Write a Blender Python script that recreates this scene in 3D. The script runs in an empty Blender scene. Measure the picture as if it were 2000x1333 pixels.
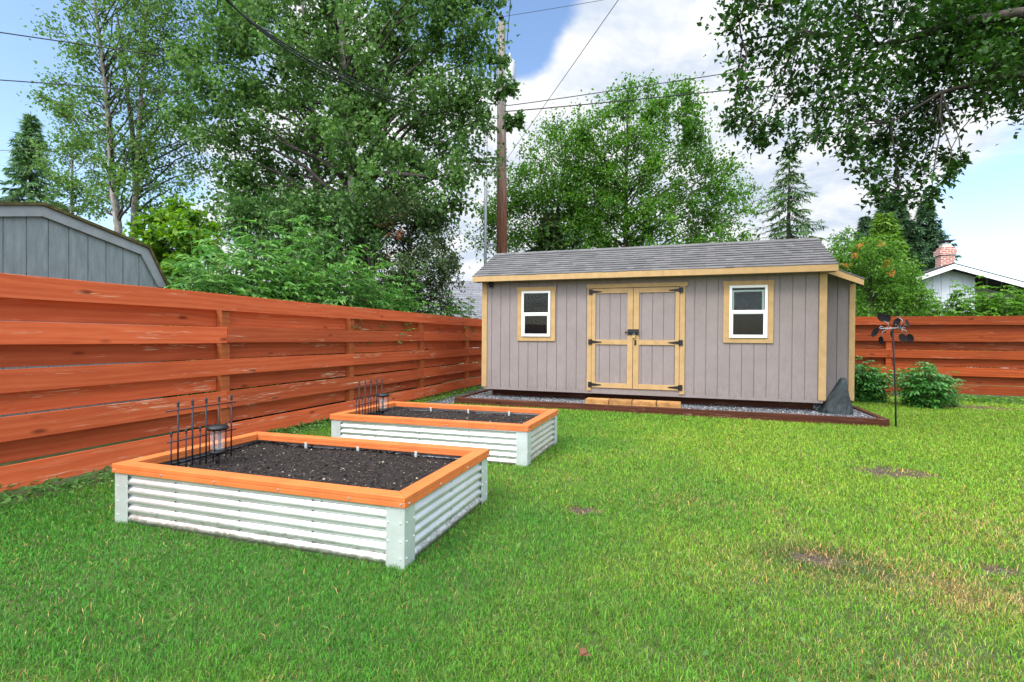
import bpy, math, random
import numpy as np
from mathutils import Vector, Matrix

random.seed(7)
rng = np.random.default_rng(11)
sc = bpy.context.scene
C = sc.collection

# ------------------------------------------------------------------ camera
CAM_H, FPX = 1.37, 980.0
YAW, PITCH, ROLL = math.radians(18.7), math.radians(-0.42), math.radians(0.44)
fwd = Vector((-math.sin(YAW) * math.cos(PITCH), math.cos(YAW) * math.cos(PITCH), math.sin(PITCH)))
right = Vector((math.cos(YAW), math.sin(YAW), 0))
up = right.cross(fwd)
CR = right * math.cos(ROLL) + up * math.sin(ROLL)
CU = -right * math.sin(ROLL) + up * math.cos(ROLL)
cam_data = bpy.data.cameras.new('camera')
cam = bpy.data.objects.new('camera', cam_data)
C.objects.link(cam)
cam_data.sensor_width = 36.0
cam_data.lens = FPX / 2000.0 * 36.0
cam_data.clip_start, cam_data.clip_end = 0.05, 2000.0
m3 = Matrix((CR, CU, -fwd)).transposed()
cam.matrix_world = Matrix.Translation((0, 0, CAM_H)) @ m3.to_4x4()
sc.camera = cam

# ------------------------------------------------------------------ light
sc.view_settings.view_transform = 'Standard'
sc.view_settings.look = 'None'
sc.view_settings.exposure = 0.5
sc.view_settings.gamma = 1.0
SUN_DIR = Vector((-0.40, -0.62, 0.80)).normalized()
sun_el = math.asin(SUN_DIR.z)
sun_az = math.atan2(SUN_DIR.x, SUN_DIR.y)
sd = bpy.data.lights.new('sun', 'SUN')
sd.energy, sd.angle, sd.color = 1.8, math.radians(16), (1.0, 0.955, 0.88)
so = bpy.data.objects.new('sun', sd)
C.objects.link(so)
so.rotation_euler = (-SUN_DIR).to_track_quat('-Z', 'Y').to_euler()
so.location = (20, -10, 30)


def pray(x, y):
    return (CR * ((x - 1000) / FPX) - CU * ((y - 666.5) / FPX) + fwd)


def P(x, y, depth):
    """a point of the place at that distance along the view"""
    d = pray(x, y) * depth
    return np.array((d.x, d.y, d.z + CAM_H))


# ------------------------------------------------------------------ world: sky with clouds
world = bpy.data.worlds.new('World')
sc.world = world
world.use_nodes = True
wn, wl = world.node_tree.nodes, world.node_tree.links
wn.clear()


def wmath(op, a, b=None, clamp=False):
    n = wn.new('ShaderNodeMath')
    n.operation, n.use_clamp = op, clamp
    for i, v in enumerate((a, b)):
        if v is None:
            continue
        if isinstance(v, (int, float)):
            n.inputs[i].default_value = v
        else:
            wl.new(v, n.inputs[i])
    return n.outputs[0]


FILL_GLOW = 22.0
wout = wn.new('ShaderNodeOutputWorld')
wbg = wn.new('ShaderNodeBackground')
wbg.inputs['Strength'].default_value = 0.12
sky = wn.new('ShaderNodeTexSky')
sky.sky_type = 'NISHITA'
sky.sun_disc = False
sky.sun_elevation, sky.sun_rotation = sun_el, sun_az
sky.altitude, sky.air_density, sky.dust_density, sky.ozone_density = 50, 1.0, 1.2, 1.3
tc = wn.new('ShaderNodeTexCoord')
sep = wn.new('ShaderNodeSeparateXYZ')
wl.new(tc.outputs['Generated'], sep.inputs[0])
zz = wmath('ADD', wmath('MAXIMUM', sep.outputs[2], 0.0), 0.22)
comb = wn.new('ShaderNodeCombineXYZ')
wl.new(wmath('DIVIDE', sep.outputs[0], zz), comb.inputs[0])
wl.new(wmath('DIVIDE', sep.outputs[1], zz), comb.inputs[1])


def wnoise(scale, detail, rough, off):
    mp = wn.new('ShaderNodeMapping')
    mp.inputs['Location'].default_value = off
    wl.new(comb.outputs[0], mp.inputs[0])
    n = wn.new('ShaderNodeTexNoise')
    n.inputs['Scale'].default_value = scale
    n.inputs['Detail'].default_value = detail
    n.inputs['Roughness'].default_value = rough
    n.inputs['Distortion'].default_value = 0.25
    wl.new(mp.outputs[0], n.inputs['Vector'])
    return n.outputs[0]


big = wnoise(1.25, 8, 0.58, (3.1, 0.4, 0))
fine = wnoise(3.4, 8, 0.62, (1.7, 5.2, 0))
acc = wmath('ADD', wmath('MULTIPLY', big, 0.75), wmath('MULTIPLY', fine, 0.33))
# individual cloud banks and clearings, by the direction in which they hang
for (px, py, rad, amt) in ((1190, 140, 13, .30), (1330, 90, 9, .16), (1440, 330, 13, .26), (1050, 300, 14, .26), (1900, 290, 8, .20),
                           (1880, 405, 6, .16), (60, 270, 5, .13), (170, 240, 5, .12), (900, 480, 12, .20), (620, 60, 14, .16), (640, 300, 15, .2),
                           (1700, 180, 12, .16), (20, 60, 15, -.42), (250, 0, 8, -.15), (1040, 0, 7.5, -.42), (1440, 5, 7, -.38), (1560, 330, 6, -.2), (900, 20, 8, -.4), (1960, 490, 10, -.36), (1900, 340, 4, -.15),
                           (1310, 0, 5, -.1), (1540, 395, 8, .1), (380, 360, 10, .12)):
    d = pray(px, py).normalized()
    vd = wn.new('ShaderNodeVectorMath')
    vd.operation = 'DOT_PRODUCT'
    wl.new(tc.outputs['Generated'], vd.inputs[0])
    vd.inputs[1].default_value = d
    mr = wn.new('ShaderNodeMapRange')
    mr.interpolation_type = 'SMOOTHSTEP'
    mr.inputs['From Min'].default_value = math.cos(math.radians(rad * 1.6))
    mr.inputs['From Max'].default_value = 1.0
    mr.inputs['To Min'].default_value = 0.0
    mr.inputs['To Max'].default_value = amt
    wl.new(vd.outputs['Value'], mr.inputs['Value'])
    acc = wmath('ADD', acc, mr.outputs[0])
mask = wn.new('ShaderNodeMapRange')
mask.interpolation_type = 'SMOOTHSTEP'
mask.inputs['From Min'].default_value = 0.53
mask.inputs['From Max'].default_value = 0.74
wl.new(acc, mask.inputs['Value'])
shade = wn.new('ShaderNodeMapRange')
shade.inputs['From Min'].default_value = 0.40
shade.inputs['From Max'].default_value = 0.58
wl.new(fine, shade.inputs['Value'])
ccol = wn.new('ShaderNodeMix')
ccol.data_type = 'RGBA'
ccol.inputs['A'].default_value = (4.2, 4.75, 5.6, 1)
ccol.inputs['B'].default_value = (6.2, 6.3, 6.45, 1)
wl.new(shade.outputs[0], ccol.inputs['Factor'])
hsv = wn.new('ShaderNodeHueSaturation')
hsv.inputs['Saturation'].default_value = 1.05
hsv.inputs['Value'].default_value = 1.75
wl.new(sky.outputs[0], hsv.inputs['Color'])
wmix = wn.new('ShaderNodeMix')
wmix.data_type = 'RGBA'
wl.new(mask.outputs[0], wmix.inputs['Factor'])
wl.new(hsv.outputs[0], wmix.inputs['A'])
wl.new(ccol.outputs['Result'], wmix.inputs['B'])
# bright lobe added overhead, out of view, as fill light for lawn and fence
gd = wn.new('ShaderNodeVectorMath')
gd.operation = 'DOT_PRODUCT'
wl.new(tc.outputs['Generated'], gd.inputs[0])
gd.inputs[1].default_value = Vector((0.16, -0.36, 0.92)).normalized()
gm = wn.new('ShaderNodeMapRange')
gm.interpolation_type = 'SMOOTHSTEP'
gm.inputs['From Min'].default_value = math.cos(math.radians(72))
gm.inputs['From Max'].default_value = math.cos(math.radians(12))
gm.inputs['To Max'].default_value = FILL_GLOW
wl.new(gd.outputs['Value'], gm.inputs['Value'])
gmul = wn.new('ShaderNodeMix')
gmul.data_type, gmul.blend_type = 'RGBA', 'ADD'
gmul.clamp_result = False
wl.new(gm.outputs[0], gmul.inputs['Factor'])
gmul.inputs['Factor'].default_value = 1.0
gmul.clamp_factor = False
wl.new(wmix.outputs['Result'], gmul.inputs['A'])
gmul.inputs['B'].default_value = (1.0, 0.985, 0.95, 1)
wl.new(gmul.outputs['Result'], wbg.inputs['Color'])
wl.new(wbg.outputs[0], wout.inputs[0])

# ------------------------------------------------------------------ materials


class N:
    """small node-tree helper"""

    def __init__(s, name, rough=0.6, metal=0.0, spec=0.5):
        s.m = bpy.data.materials.new(name)
        s.m.use_nodes = True
        s.t = s.m.node_tree
        s.b = s.t.nodes['Principled BSDF']
        s.b.inputs['Roughness'].default_value = rough
        s.b.inputs['Metallic'].default_value = metal
        s.b.inputs['Specular IOR Level'].default_value = spec

    def new(s, t, **kw):
        n = s.t.nodes.new(t)
        for k, v in kw.items():
            if k in n.inputs:
                n.inputs[k].default_value = v
            else:
                setattr(n, k, v)
        return n

    def link(s, a, b):
        s.t.links.new(a, b)

    def coords(s, scale=(1, 1, 1), kind='Object', rand=False):
        tcn = s.new('ShaderNodeTexCoord')
        v = tcn.outputs[kind]
        if rand:
            oi = s.new('ShaderNodeObjectInfo')
            mu = s.new('ShaderNodeMath', operation='MULTIPLY')
            s.link(oi.outputs['Random'], mu.inputs[0])
            mu.inputs[1].default_value = 37.0
            ad = s.new('ShaderNodeVectorMath', operation='ADD')
            s.link(v, ad.inputs[0])
            s.link(mu.outputs[0], ad.inputs[1])
            v = ad.outputs[0]
        mp = s.new('ShaderNodeMapping')
        mp.inputs['Scale'].default_value = scale
        s.link(v, mp.inputs[0])
        return mp.outputs[0]

    def noise(s, vec, scale=5, detail=5, rough=.55, dist=0.0):
        n = s.new('ShaderNodeTexNoise')
        n.inputs['Scale'].default_value = scale
        n.inputs['Detail'].default_value = detail
        n.inputs['Roughness'].default_value = rough
        n.inputs['Distortion'].default_value = dist
        s.link(vec, n.inputs['Vector'])
        return n.outputs[0]

    def ramp(s, fac, stops):
        r = s.new('ShaderNodeValToRGB')
        e = r.color_ramp.elements
        while len(e) < len(stops):
            e.new(0.5)
        for el, (p, c) in zip(e, stops):
            el.position = p
            el.color = (*c, 1) if len(c) == 3 else c
        s.link(fac, r.inputs[0])
        return r.outputs[0]

    def mix(s, fac, a, b, mode='MIX'):
        n = s.new('ShaderNodeMix', data_type='RGBA', blend_type=mode)
        for key, v in (('Factor', fac), ('A', a), ('B', b)):
            if isinstance(v, (int, float)):
                n.inputs[key].default_value = v
            elif isinstance(v, tuple):
                n.inputs[key].default_value = (*v, 1)
            else:
                s.link(v, n.inputs[key])
        return n.outputs['Result']

    def rng(s, v, a, b, c=0.0, d=1.0):
        n = s.new('ShaderNodeMapRange')
        for k, x in zip(('From Min', 'From Max', 'To Min', 'To Max'), (a, b, c, d)):
            n.inputs[k].default_value = x
        s.link(v, n.inputs['Value'])
        return n.outputs[0]

    def island(s):
        return s.new('ShaderNodeNewGeometry').outputs['Random Per Island']

    def objrand(s):
        return s.new('ShaderNodeObjectInfo').outputs['Random']

    def col(s, c):
        if isinstance(c, tuple):
            s.b.inputs['Base Color'].default_value = (*c, 1)
        else:
            s.link(c, s.b.inputs['Base Color'])
        return s

    def bump(s, h, strength=.3, dist=.01):
        n = s.new('ShaderNodeBump')
        n.inputs['Strength'].default_value = strength
        n.inputs['Distance'].default_value = dist
        s.link(h, n.inputs['Height'])
        s.link(n.outputs[0], s.b.inputs['Normal'])
        return s


def plain(name, c, rough=.6, metal=0., var=.25, scale=12., bump=.15, bscale=60., coords='Object'):
    n = N(name, rough, metal, .5 if metal else .22)
    v = n.coords((1, 1, 1), coords)
    f = n.noise(v, scale, 6, .6)
    dark = tuple(x * (1 - var) for x in c)
    light = tuple(min(1, x * (1 + var * .7)) for x in c)
    n.col(n.ramp(f, ((.3, dark), (.7, light))))
    if bump:
        n.bump(n.noise(v, bscale, 4), bump, .004)
    return n.m


def wood(name, dark, mid, light, peel=0.0, grain=(1.1, 24, 24), rough=.62, tone=.35):
    """stained board whose grain runs along its own x axis"""
    n = N(name, rough, 0, .15)
    v = n.coords(grain, 'Object', True)
    g = n.noise(v, 1.0, 7, .62, .8)
    v2 = n.coords((.55, 5.5, 5.5), 'Object', True)
    w = n.new('ShaderNodeTexWave', wave_type='BANDS', bands_direction='Z')
    w.inputs['Scale'].default_value = .8
    w.inputs['Distortion'].default_value = 14.0
    w.inputs['Detail'].default_value = 3.0
    w.inputs['Detail Scale'].default_value = 0.9
    n.link(v2, w.inputs['Vector'])
    f = n.mix(.3, g, w.outputs[0])
    streak = n.noise(n.coords((.8, 13, 13), 'Object', True), 1.3, 6, .65, 1.2)
    f = n.mix(.32, f, streak)
    c = n.ramp(f, ((.30, dark), (.5, mid), (.68, light)))
    c = n.mix(.5, c, mid)
    rings = n.new('ShaderNodeTexWave', wave_type='RINGS', rings_direction='X')
    rings.inputs['Scale'].default_value = 5.0
    rings.inputs['Distortion'].default_value = 5.0
    rings.inputs['Detail'].default_value = 2.0
    rings.inputs['Detail Scale'].default_value = .6
    n.link(n.coords((.5, 5, 5), 'Object', True), rings.inputs['Vector'])
    c = n.mix(n.rng(rings.outputs[0], .72, .98, 0, .22), c, dark)
    fl = n.noise(n.coords((2.0, 90, 90), 'Object', True), 1.0, 3, .6)
    c = n.mix(n.rng(fl, .56, .72, 0, .4), c, dark)
    blot = n.noise(n.coords((.9, 3, 3), 'Object', True), 1.6, 4, .6)
    c = n.mix(n.rng(blot, .45, .75, 0, .4), c, dark)
    kn = n.new('ShaderNodeTexVoronoi', feature='F1')
    kn.inputs['Scale'].default_value = 1.0
    n.link(n.coords((1.7, 5.0, 5.0), 'Object', True), kn.inputs['Vector'])
    c = n.mix(n.rng(kn.outputs['Distance'], .05, .14, .8, 0), c, tuple(x * .35 for x in dark))
    r = n.objrand()
    tonev = n.rng(r, 0, 1, 1 - tone, 1 + tone * .45)
    hs = n.new('ShaderNodeHueSaturation')
    n.link(tonev, hs.inputs['Value'])
    n.link(c, hs.inputs['Color'])
    c = hs.outputs[0]
    if peel:
        pz = n.noise(n.coords((3.0, 60, 60), 'Object', True), 1.0, 6, .6, 1.5)
        pm = n.noise(n.coords((1.0, 9, 9), 'Object', True), 1.0, 3, .5)
        pf = n.new('ShaderNodeMath', operation='MULTIPLY')
        n.link(n.rng(pz, .55, .60), pf.inputs[0])
        n.link(n.rng(pm, .55, .66, 0, peel), pf.inputs[1])
        c = n.mix(pf.outputs[0], c, (.62, .40, .27))
    n.col(c)
    n.bump(f, .35, .004)
    return n.m


def leafmat(name, c0, c1, c2, trans=.34, rough=.55, spec=.22):
    n = N(name, rough, 0, spec)
    isl = n.island()
    pn = n.noise(n.coords((1, 1, 1), 'Object'), .9, 3, .5)
    f = n.mix(.35, isl, pn)
    c = n.ramp(f, ((.12, c0), (.5, c1), (.86, c2)))
    n.col(c)
    tr = n.new('ShaderNodeBsdfTranslucent')
    hs = n.new('ShaderNodeHueSaturation')
    hs.inputs['Saturation'].default_value = 1.1
    hs.inputs['Value'].default_value = 1.5
    n.link(c, hs.inputs['Color'])
    n.link(hs.outputs[0], tr.inputs['Color'])
    mx = n.new('ShaderNodeMixShader')
    mx.inputs[0].default_value = trans
    n.link(n.b.outputs[0], mx.inputs[1])
    n.link(tr.outputs[0], mx.inputs[2])
    n.link(mx.outputs[0], n.t.nodes['Material Output'].inputs['Surface'])
    return n.m


M = {}
M['fence'] = wood('stained_cedar', (.37, .064, .021), (.56, .110, .038), (.67, .170, .066), peel=1.0)
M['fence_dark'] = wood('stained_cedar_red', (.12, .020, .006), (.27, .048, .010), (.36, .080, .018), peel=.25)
M['fence_post'] = wood('stained_post', (.30, .075, .025), (.48, .125, .038), (.60, .18, .06), grain=(24, 24, 1.1))
M['timber'] = wood('dark_timber', (.03, .009, .005), (.085, .026, .013), (.15, .052, .026), peel=.3)
n = N('taupe_paint', .72, 0, .2)
v = n.coords((1, 1, 1))
grn = n.noise(n.coords((26, 26, 2.2)), 3, 6, .65, .3)
c = n.ramp(n.mix(.5, n.noise(v, 2.2, 6, .65), grn), ((.3, (.205, .172, .165)), (.7, (.29, .246, .237))))
spk = n.noise(v, 75, 2, .5)
c = n.mix(n.rng(spk, .73, .77, 0, .55), c, (.55, .53, .5))
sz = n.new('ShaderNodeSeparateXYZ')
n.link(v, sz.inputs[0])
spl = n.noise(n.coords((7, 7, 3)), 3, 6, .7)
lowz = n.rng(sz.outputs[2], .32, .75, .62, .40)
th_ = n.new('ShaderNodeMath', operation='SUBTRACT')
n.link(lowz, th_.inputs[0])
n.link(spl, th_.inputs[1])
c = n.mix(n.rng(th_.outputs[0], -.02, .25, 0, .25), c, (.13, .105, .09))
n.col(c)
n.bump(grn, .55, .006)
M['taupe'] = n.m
M['trim'] = plain('tan_paint', (.44, .285, .130), .6, 0, .14, 7, .2, 40)
M['black_metal'] = plain('black_iron', (.012, .012, .014), .45, .3, .3, 30, .2, 90)
M['iron'] = plain('trellis_iron', (.030, .026, .032), .5, .5, .3, 30, .2, 90)
M['white'] = plain('white_vinyl', (.80, .81, .79), .35, 0, .05, 6, 0)
M['palegreen'] = plain('pale_green_sash', (.45, .55, .50), .4, 0, .08, 6, 0)
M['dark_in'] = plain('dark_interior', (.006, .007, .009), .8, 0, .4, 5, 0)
M['rim'] = plain('orange_rim', (.58, .158, .044), .45, 0, .16, 5, .12, 30)
M['petal'] = plain('petal_metal', (.012, .010, .011), .8, 0, .3, 20, .1)
M['rivet'] = plain('dark_rivet', (.10, .11, .11), .5, .6, .1, 20, 0)
M['brass'] = plain('brass', (.55, .42, .2), .3, .9, .1, 20, 0)
M['steelgrey'] = plain('grey_steel', (.42, .44, .46), .45, .6, .15, 12, .1)
M['concrete'] = plain('cream_concrete', (.5, .48, .44), .8, 0, .2, 12, .3)

n = N('galvanised', .32, .75)
v = n.coords((1, 1, 1))
sp = n.new('ShaderNodeTexVoronoi')
sp.inputs['Scale'].default_value = 55
n.link(v, sp.inputs['Vector'])
f = n.mix(.2, n.noise(v, 3, 6), sp.outputs['Color'])
c = n.ramp(f, ((.25, (.66, .69, .69)), (.75, (.82, .845, .835))))
st = n.noise(n.coords((2.5, 2.5, 18)), 2.0, 5, .65)
n.col(n.mix(n.rng(st, .62, .8, 0, .25), c, (.60, .58, .50)))
gcol = n.b.inputs['Base Color'].links[0].from_socket
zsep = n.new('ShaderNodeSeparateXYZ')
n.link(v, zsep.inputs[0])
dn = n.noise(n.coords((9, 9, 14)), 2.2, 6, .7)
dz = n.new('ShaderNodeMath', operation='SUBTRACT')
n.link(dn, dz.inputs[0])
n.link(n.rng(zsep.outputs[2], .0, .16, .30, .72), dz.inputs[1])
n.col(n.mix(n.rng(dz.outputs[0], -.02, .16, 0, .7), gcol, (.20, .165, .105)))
n.link(n.rng(f, .2, .8, .24, .46), n.b.inputs['Roughness'])
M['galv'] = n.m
M['galv_flat'] = plain('galvanised_angle', (.60, .655, .64), .5, .55, .1, 9, .1, 60)

n = N('garden_soil', .95)
v = n.coords((1, 1, 1))
f = n.noise(v, 38, 8, .7)
c = n.ramp(f, ((.3, (.004, .003, .002)), (.55, (.016, .010, .008)), (.75, (.045, .029, .020))))
n.col(c).bump(f, .9, .03)
M['soil'] = n.m
n = N('soil_bits', .85)
n.col(n.ramp(n.island(), ((.3, (.008, .005, .004)), (.7, (.035, .022, .015)), (.965, (.08, .055, .04)), (1., (.42, .36, .28)))))
M['bits'] = n.m

n = N('grey_gravel_bed', .9)
v = n.coords((1, 1, 1))
vo = n.new('ShaderNodeTexVoronoi')
vo.inputs['Scale'].default_value = 45
n.link(v, vo.inputs['Vector'])
n.col(n.ramp(vo.outputs['Color'], ((.1, (.02, .02, .023)), (.6, (.10, .10, .11)), (1., (.26, .27, .28)))))
n.bump(vo.outputs['Distance'], 1.0, .03)
M['gravel_bed'] = n.m
n = N('pebbles', .75)
n.col(n.ramp(n.island(), ((.0, (.025, .025, .028)), (.5, (.10, .10, .11)), (.85, (.24, .25, .26)), (1., (.48, .49, .50)))))
M['pebble'] = n.m

n = N('lawn_soil', .95)
v = n.coords((1, 1, 1))
f = n.noise(v, 6, 9, .7)
n.col(n.ramp(f, ((.3, (.035, .04, .014)), (.55, (.07, .10, .022)), (.75, (.15, .14, .05)))))
gcol = n.b.inputs['Base Color'].links[0].from_socket
wob = n.noise(v, 9, 4)
soilc = n.ramp(n.noise(v, 40, 6), ((.35, (.025, .018, .012)), (.55, (.085, .060, .036)), (.75, (.26, .20, .115))))
for px_, py_, rr_ in ((2.10, 6.15, .30), (.82, 3.56, .15), (-.76, 3.92, .15), (1.80, 3.75, .10), (5.6, 12.8, .6)):
    vd_ = n.new('ShaderNodeVectorMath', operation='DISTANCE')
    n.link(v, vd_.inputs[0])
    vd_.inputs[1].default_value = (px_, py_, 0)
    ds_ = n.new('ShaderNodeMath', operation='ADD')
    n.link(vd_.outputs['Value'], ds_.inputs[0])
    n.link(n.rng(wob, .3, .7, -rr_ * .5, rr_ * .5), ds_.inputs[1])
    gcol = n.mix(n.rng(ds_.outputs[0], rr_ * .7, rr_ * 1.15, 1, 0), gcol, soilc)
n.col(gcol)
n.bump(n.noise(v, 70, 5), .8, .03)
M['ground'] = n.m

n = N('grass_blade', .5, 0, .3)
at = n.new('ShaderNodeVertexColor', layer_name='tint')
n.link(at.outputs['Color'], n.b.inputs['Base Color'])
tr = n.new('ShaderNodeBsdfTranslucent')
n.link(at.outputs['Color'], tr.inputs['Color'])
mx = n.new('ShaderNodeMixShader')
mx.inputs[0].default_value = .35
n.link(n.b.outputs[0], mx.inputs[1])
n.link(tr.outputs[0], mx.inputs[2])
n.link(mx.outputs[0], n.t.nodes['Material Output'].inputs['Surface'])
M['grass'] = n.m

n = N('asphalt_shingle', .9)
v = n.coords((1, 1, 1))
gr = n.noise(v, 160, 3, .7)
base = n.ramp(n.island(), ((.1, (.066, .064, .065)), (.5, (.086, .084, .085)), (.9, (.112, .109, .11))))
n.col(n.mix(n.rng(gr, .35, .7, 0, .4), base, (.20, .196, .20)))
n.bump(gr, .5, .004)
M['shingle'] = n.m

n = N('bark_birch', .85)
v = n.coords((3, 3, 1.2))
f = n.noise(v, 3.5, 7, .65, .5)
n.col(n.ramp(f, ((.3, (.05, .045, .04)), (.5, (.20, .18, .16)), (.72, (.42, .40, .37))))).bump(f, .6, .02)
M['birch'] = n.m
n = N('bark_dark', .9)
v = n.coords((5, 5, 1.2))
f = n.noise(v, 4, 7, .65, .5)
n.col(n.ramp(f, ((.3, (.018, .014, .011)), (.6, (.065, .052, .042)), (.8, (.14, .12, .10))))).bump(f, .8, .02)
M['bark'] = n.m
n = N('weathered_pole', .85)
v = n.coords((14, 14, .5))
f = n.noise(v, 2.0, 8, .65, .4)
sepz = n.new('ShaderNodeSeparateXYZ')
n.link(n.coords((1, 1, 1)), sepz.inputs[0])
red = n.ramp(f, ((.32, (.03, .012, .008)), (.5, (.15, .055, .028)), (.7, (.30, .13, .07))))
gry = n.ramp(f, ((.32, (.05, .042, .036)), (.5, (.15, .13, .115)), (.7, (.30, .27, .24))))
n.col(n.mix(n.rng(sepz.outputs[2], 5.5, 9.5), red, gry)).bump(f, .8, .02)
M['pole'] = n.m

M['leaf_birch'] = leafmat('leaf_birch', (0.045, 0.11, 0.026), (0.08, 0.17, 0.04), (0.15, 0.26, 0.065))
M['leaf_birch2'] = leafmat('leaf_birch_pale', (0.06, 0.135, 0.028), (0.1, 0.205, 0.045), (0.19, 0.3, 0.07))
M['leaf_maple'] = leafmat('leaf_lime', (0.045, 0.13, 0.012), (0.1, 0.22, 0.018), (0.19, 0.32, 0.03), .4)
M['leaf_dark'] = leafmat('leaf_dark', (0.035, 0.09, 0.022), (0.06, 0.14, 0.034), (0.11, 0.2, 0.05), .25)
M['leaf_elder'] = leafmat('leaf_elder', (0.036, 0.11, 0.024), (0.075, 0.2, 0.04), (0.19, 0.36, 0.08), .35)
M['leaf_bronze'] = leafmat('leaf_bronze', (0.028, 0.065, 0.018), (0.06, 0.115, 0.034), (0.13, 0.14, 0.06), .25)
M['leaf_rust'] = leafmat('leaf_rust', (.10, .05, .025), (.20, .09, .05), (.30, .15, .10), .3)
M['leaf_alder'] = leafmat('leaf_alder', (0.038, 0.115, 0.016), (0.078, 0.2, 0.022), (0.16, 0.3, 0.04), .35)
M['leaf_peony'] = leafmat('leaf_shrub', (0.026, 0.1105, 0.0208), (0.0585, 0.208, 0.0338), (0.13, 0.338, 0.065), .25, .4, .5)
M['needle'] = leafmat('needle_dark', (0.025, 0.065, 0.028), (0.045, 0.1, 0.042), (0.08, 0.15, 0.06), .15)
M['needle_young'] = leafmat('needle_young', (.045, .10, .03), (.08, .16, .045), (.13, .22, .06), .2)
M['needle_pale'] = leafmat('needle_pale', (.06, .14, .02), (.12, .24, .03), (.2, .33, .05), .3)
M['needle_mid'] = leafmat('needle_mid', (0.07, 0.15, 0.06), (0.12, 0.23, 0.085), (0.18, 0.3, 0.12), .25)
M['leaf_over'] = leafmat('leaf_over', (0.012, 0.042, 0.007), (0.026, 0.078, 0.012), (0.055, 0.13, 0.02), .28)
M['berry'] = leafmat('berry_orange', (.35, .10, .02), (.5, .17, .03), (.55, .26, .05), .1)
M['stem'] = plain('green_stem', (.09, .13, .04), .7, 0, .3, 20, 0)

# ------------------------------------------------------------------ builders


class MB:
    """collects shapes and links them as one mesh object"""

    def __init__(s):
        s.v, s.f, s.mi = [], [], []

    def quadmesh(s, verts, faces, mi=0):
        o = len(s.v)
        s.v += [tuple(float(c) for c in p) for p in verts]
        for f in faces:
            s.f.append(tuple(i + o for i in f))
            s.mi.append(mi)

    def box(s, a, b, mi=0):
        (x0, y0, z0), (x1, y1, z1) = a, b
        x0, x1 = min(x0, x1), max(x0, x1)
        y0, y1 = min(y0, y1), max(y0, y1)
        z0, z1 = min(z0, z1), max(z0, z1)
        s.hexa([(x0, y0, z0), (x1, y0, z0), (x1, y1, z0), (x0, y1, z0)], [(x0, y0, z1), (x1, y0, z1), (x1, y1, z1), (x0, y1, z1)], mi)

    def hexa(s, bot, top, mi=0):
        s.quadmesh(list(bot) + list(top), [(3, 2, 1, 0), (4, 5, 6, 7), (0, 1, 5, 4), (1, 2, 6, 5), (2, 3, 7, 6), (3, 0, 4, 7)], mi)

    def prism(s, poly, axis, a, b, mi=0):
        """poly: list of 2-D points in the other two axes"""
        def put(p, t):
            q = [0, 0, 0]
            k = [i for i in range(3) if i != axis]
            q[k[0]], q[k[1]], q[axis] = p[0], p[1], t
            return tuple(q)
        k = len(poly)
        vs = [put(p, a) for p in poly] + [put(p, b) for p in poly]
        fs = [tuple(range(k - 1, -1, -1)), tuple(range(k, 2 * k))]
        fs += [(i, (i + 1) % k, k + (i + 1) % k, k + i) for i in range(k)]
        s.quadmesh(vs, fs, mi)

    def tube(s, pts, rad, k=6, mi=0, caps=True):
        pts = [np.asarray(p, float) for p in pts]
        rad = [rad] * len(pts) if np.isscalar(rad) else list(rad)
        vs, fs = [], []
        prev = None
        for i, p in enumerate(pts):
            t = pts[min(i + 1, len(pts) - 1)] - pts[max(i - 1, 0)]
            t = t / (np.linalg.norm(t) + 1e-9)
            if prev is None:
                ref = np.array((0, 0, 1.)) if abs(t[2]) < .9 else np.array((1., 0, 0))
            else:
                ref = prev
            a = np.cross(t, ref)
            if np.linalg.norm(a) < 1e-6:
                a = np.cross(t, np.array((0, 1., 0)))
            a /= np.linalg.norm(a)
            b = np.cross(a, t)
            prev = b
            for j in range(k):
                w = 2 * math.pi * j / k
                vs.append(p + rad[i] * (math.cos(w) * a + math.sin(w) * b))
        for i in range(len(pts) - 1):
            for j in range(k):
                fs.append((i * k + j, i * k + (j + 1) % k, (i + 1) * k + (j + 1) % k, (i + 1) * k + j))
        if caps:
            fs.append(tuple(range(k - 1, -1, -1)))
            fs.append(tuple((len(pts) - 1) * k + j for j in range(k)))
        s.quadmesh(vs, fs, mi)

    def lathe(s, prof, base=(0, 0, 0), k=20, mi=0):
        vs, fs = [], []
        for r, z in prof:
            for j in range(k):
                w = 2 * math.pi * j / k
                vs.append((base[0] + r * math.cos(w), base[1] + r * math.sin(w), base[2] + z))
        for i in range(len(prof) - 1):
            for j in range(k):
                fs.append((i * k + j, i * k + (j + 1) % k, (i + 1) * k + (j + 1) % k, (i + 1) * k + j))
        fs.append(tuple(range(k - 1, -1, -1)))
        fs.append(tuple((len(prof) - 1) * k + j for j in range(k)))
        s.quadmesh(vs, fs, mi)

    def build(s, name, mats, parent=None, smooth=False, bevel=0.0, origin=None):
        me = bpy.data.meshes.new(name)
        v = np.array(s.v)
        if origin is not None:
            v = v - np.array(origin)
        me.from_pydata(v.tolist(), [], s.f)
        for m in (mats if isinstance(mats, (list, tuple)) else [mats]):
            me.materials.append(m)
        if any(s.mi):
            me.polygons.foreach_set('material_index', s.mi)
        if smooth:
            me.polygons.foreach_set('use_smooth', [True] * len(me.polygons))
        me.update()
        o = bpy.data.objects.new(name, me)
        C.objects.link(o)
        if parent:
            o.parent = parent
        if origin is not None:
            o.location = origin
        if bevel:
            md = o.modifiers.new('bevel', 'BEVEL')
            md.width, md.segments, md.limit_method, md.angle_limit = bevel, 2, 'ANGLE', math.radians(40)
        return o


def tag(o, label=None, cat=None, group=None, kind=None):
    if label:
        o['label'] = label
    if cat:
        o['category'] = cat
    if group:
        o['group'] = group
    if kind:
        o['kind'] = kind
    return o


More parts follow.
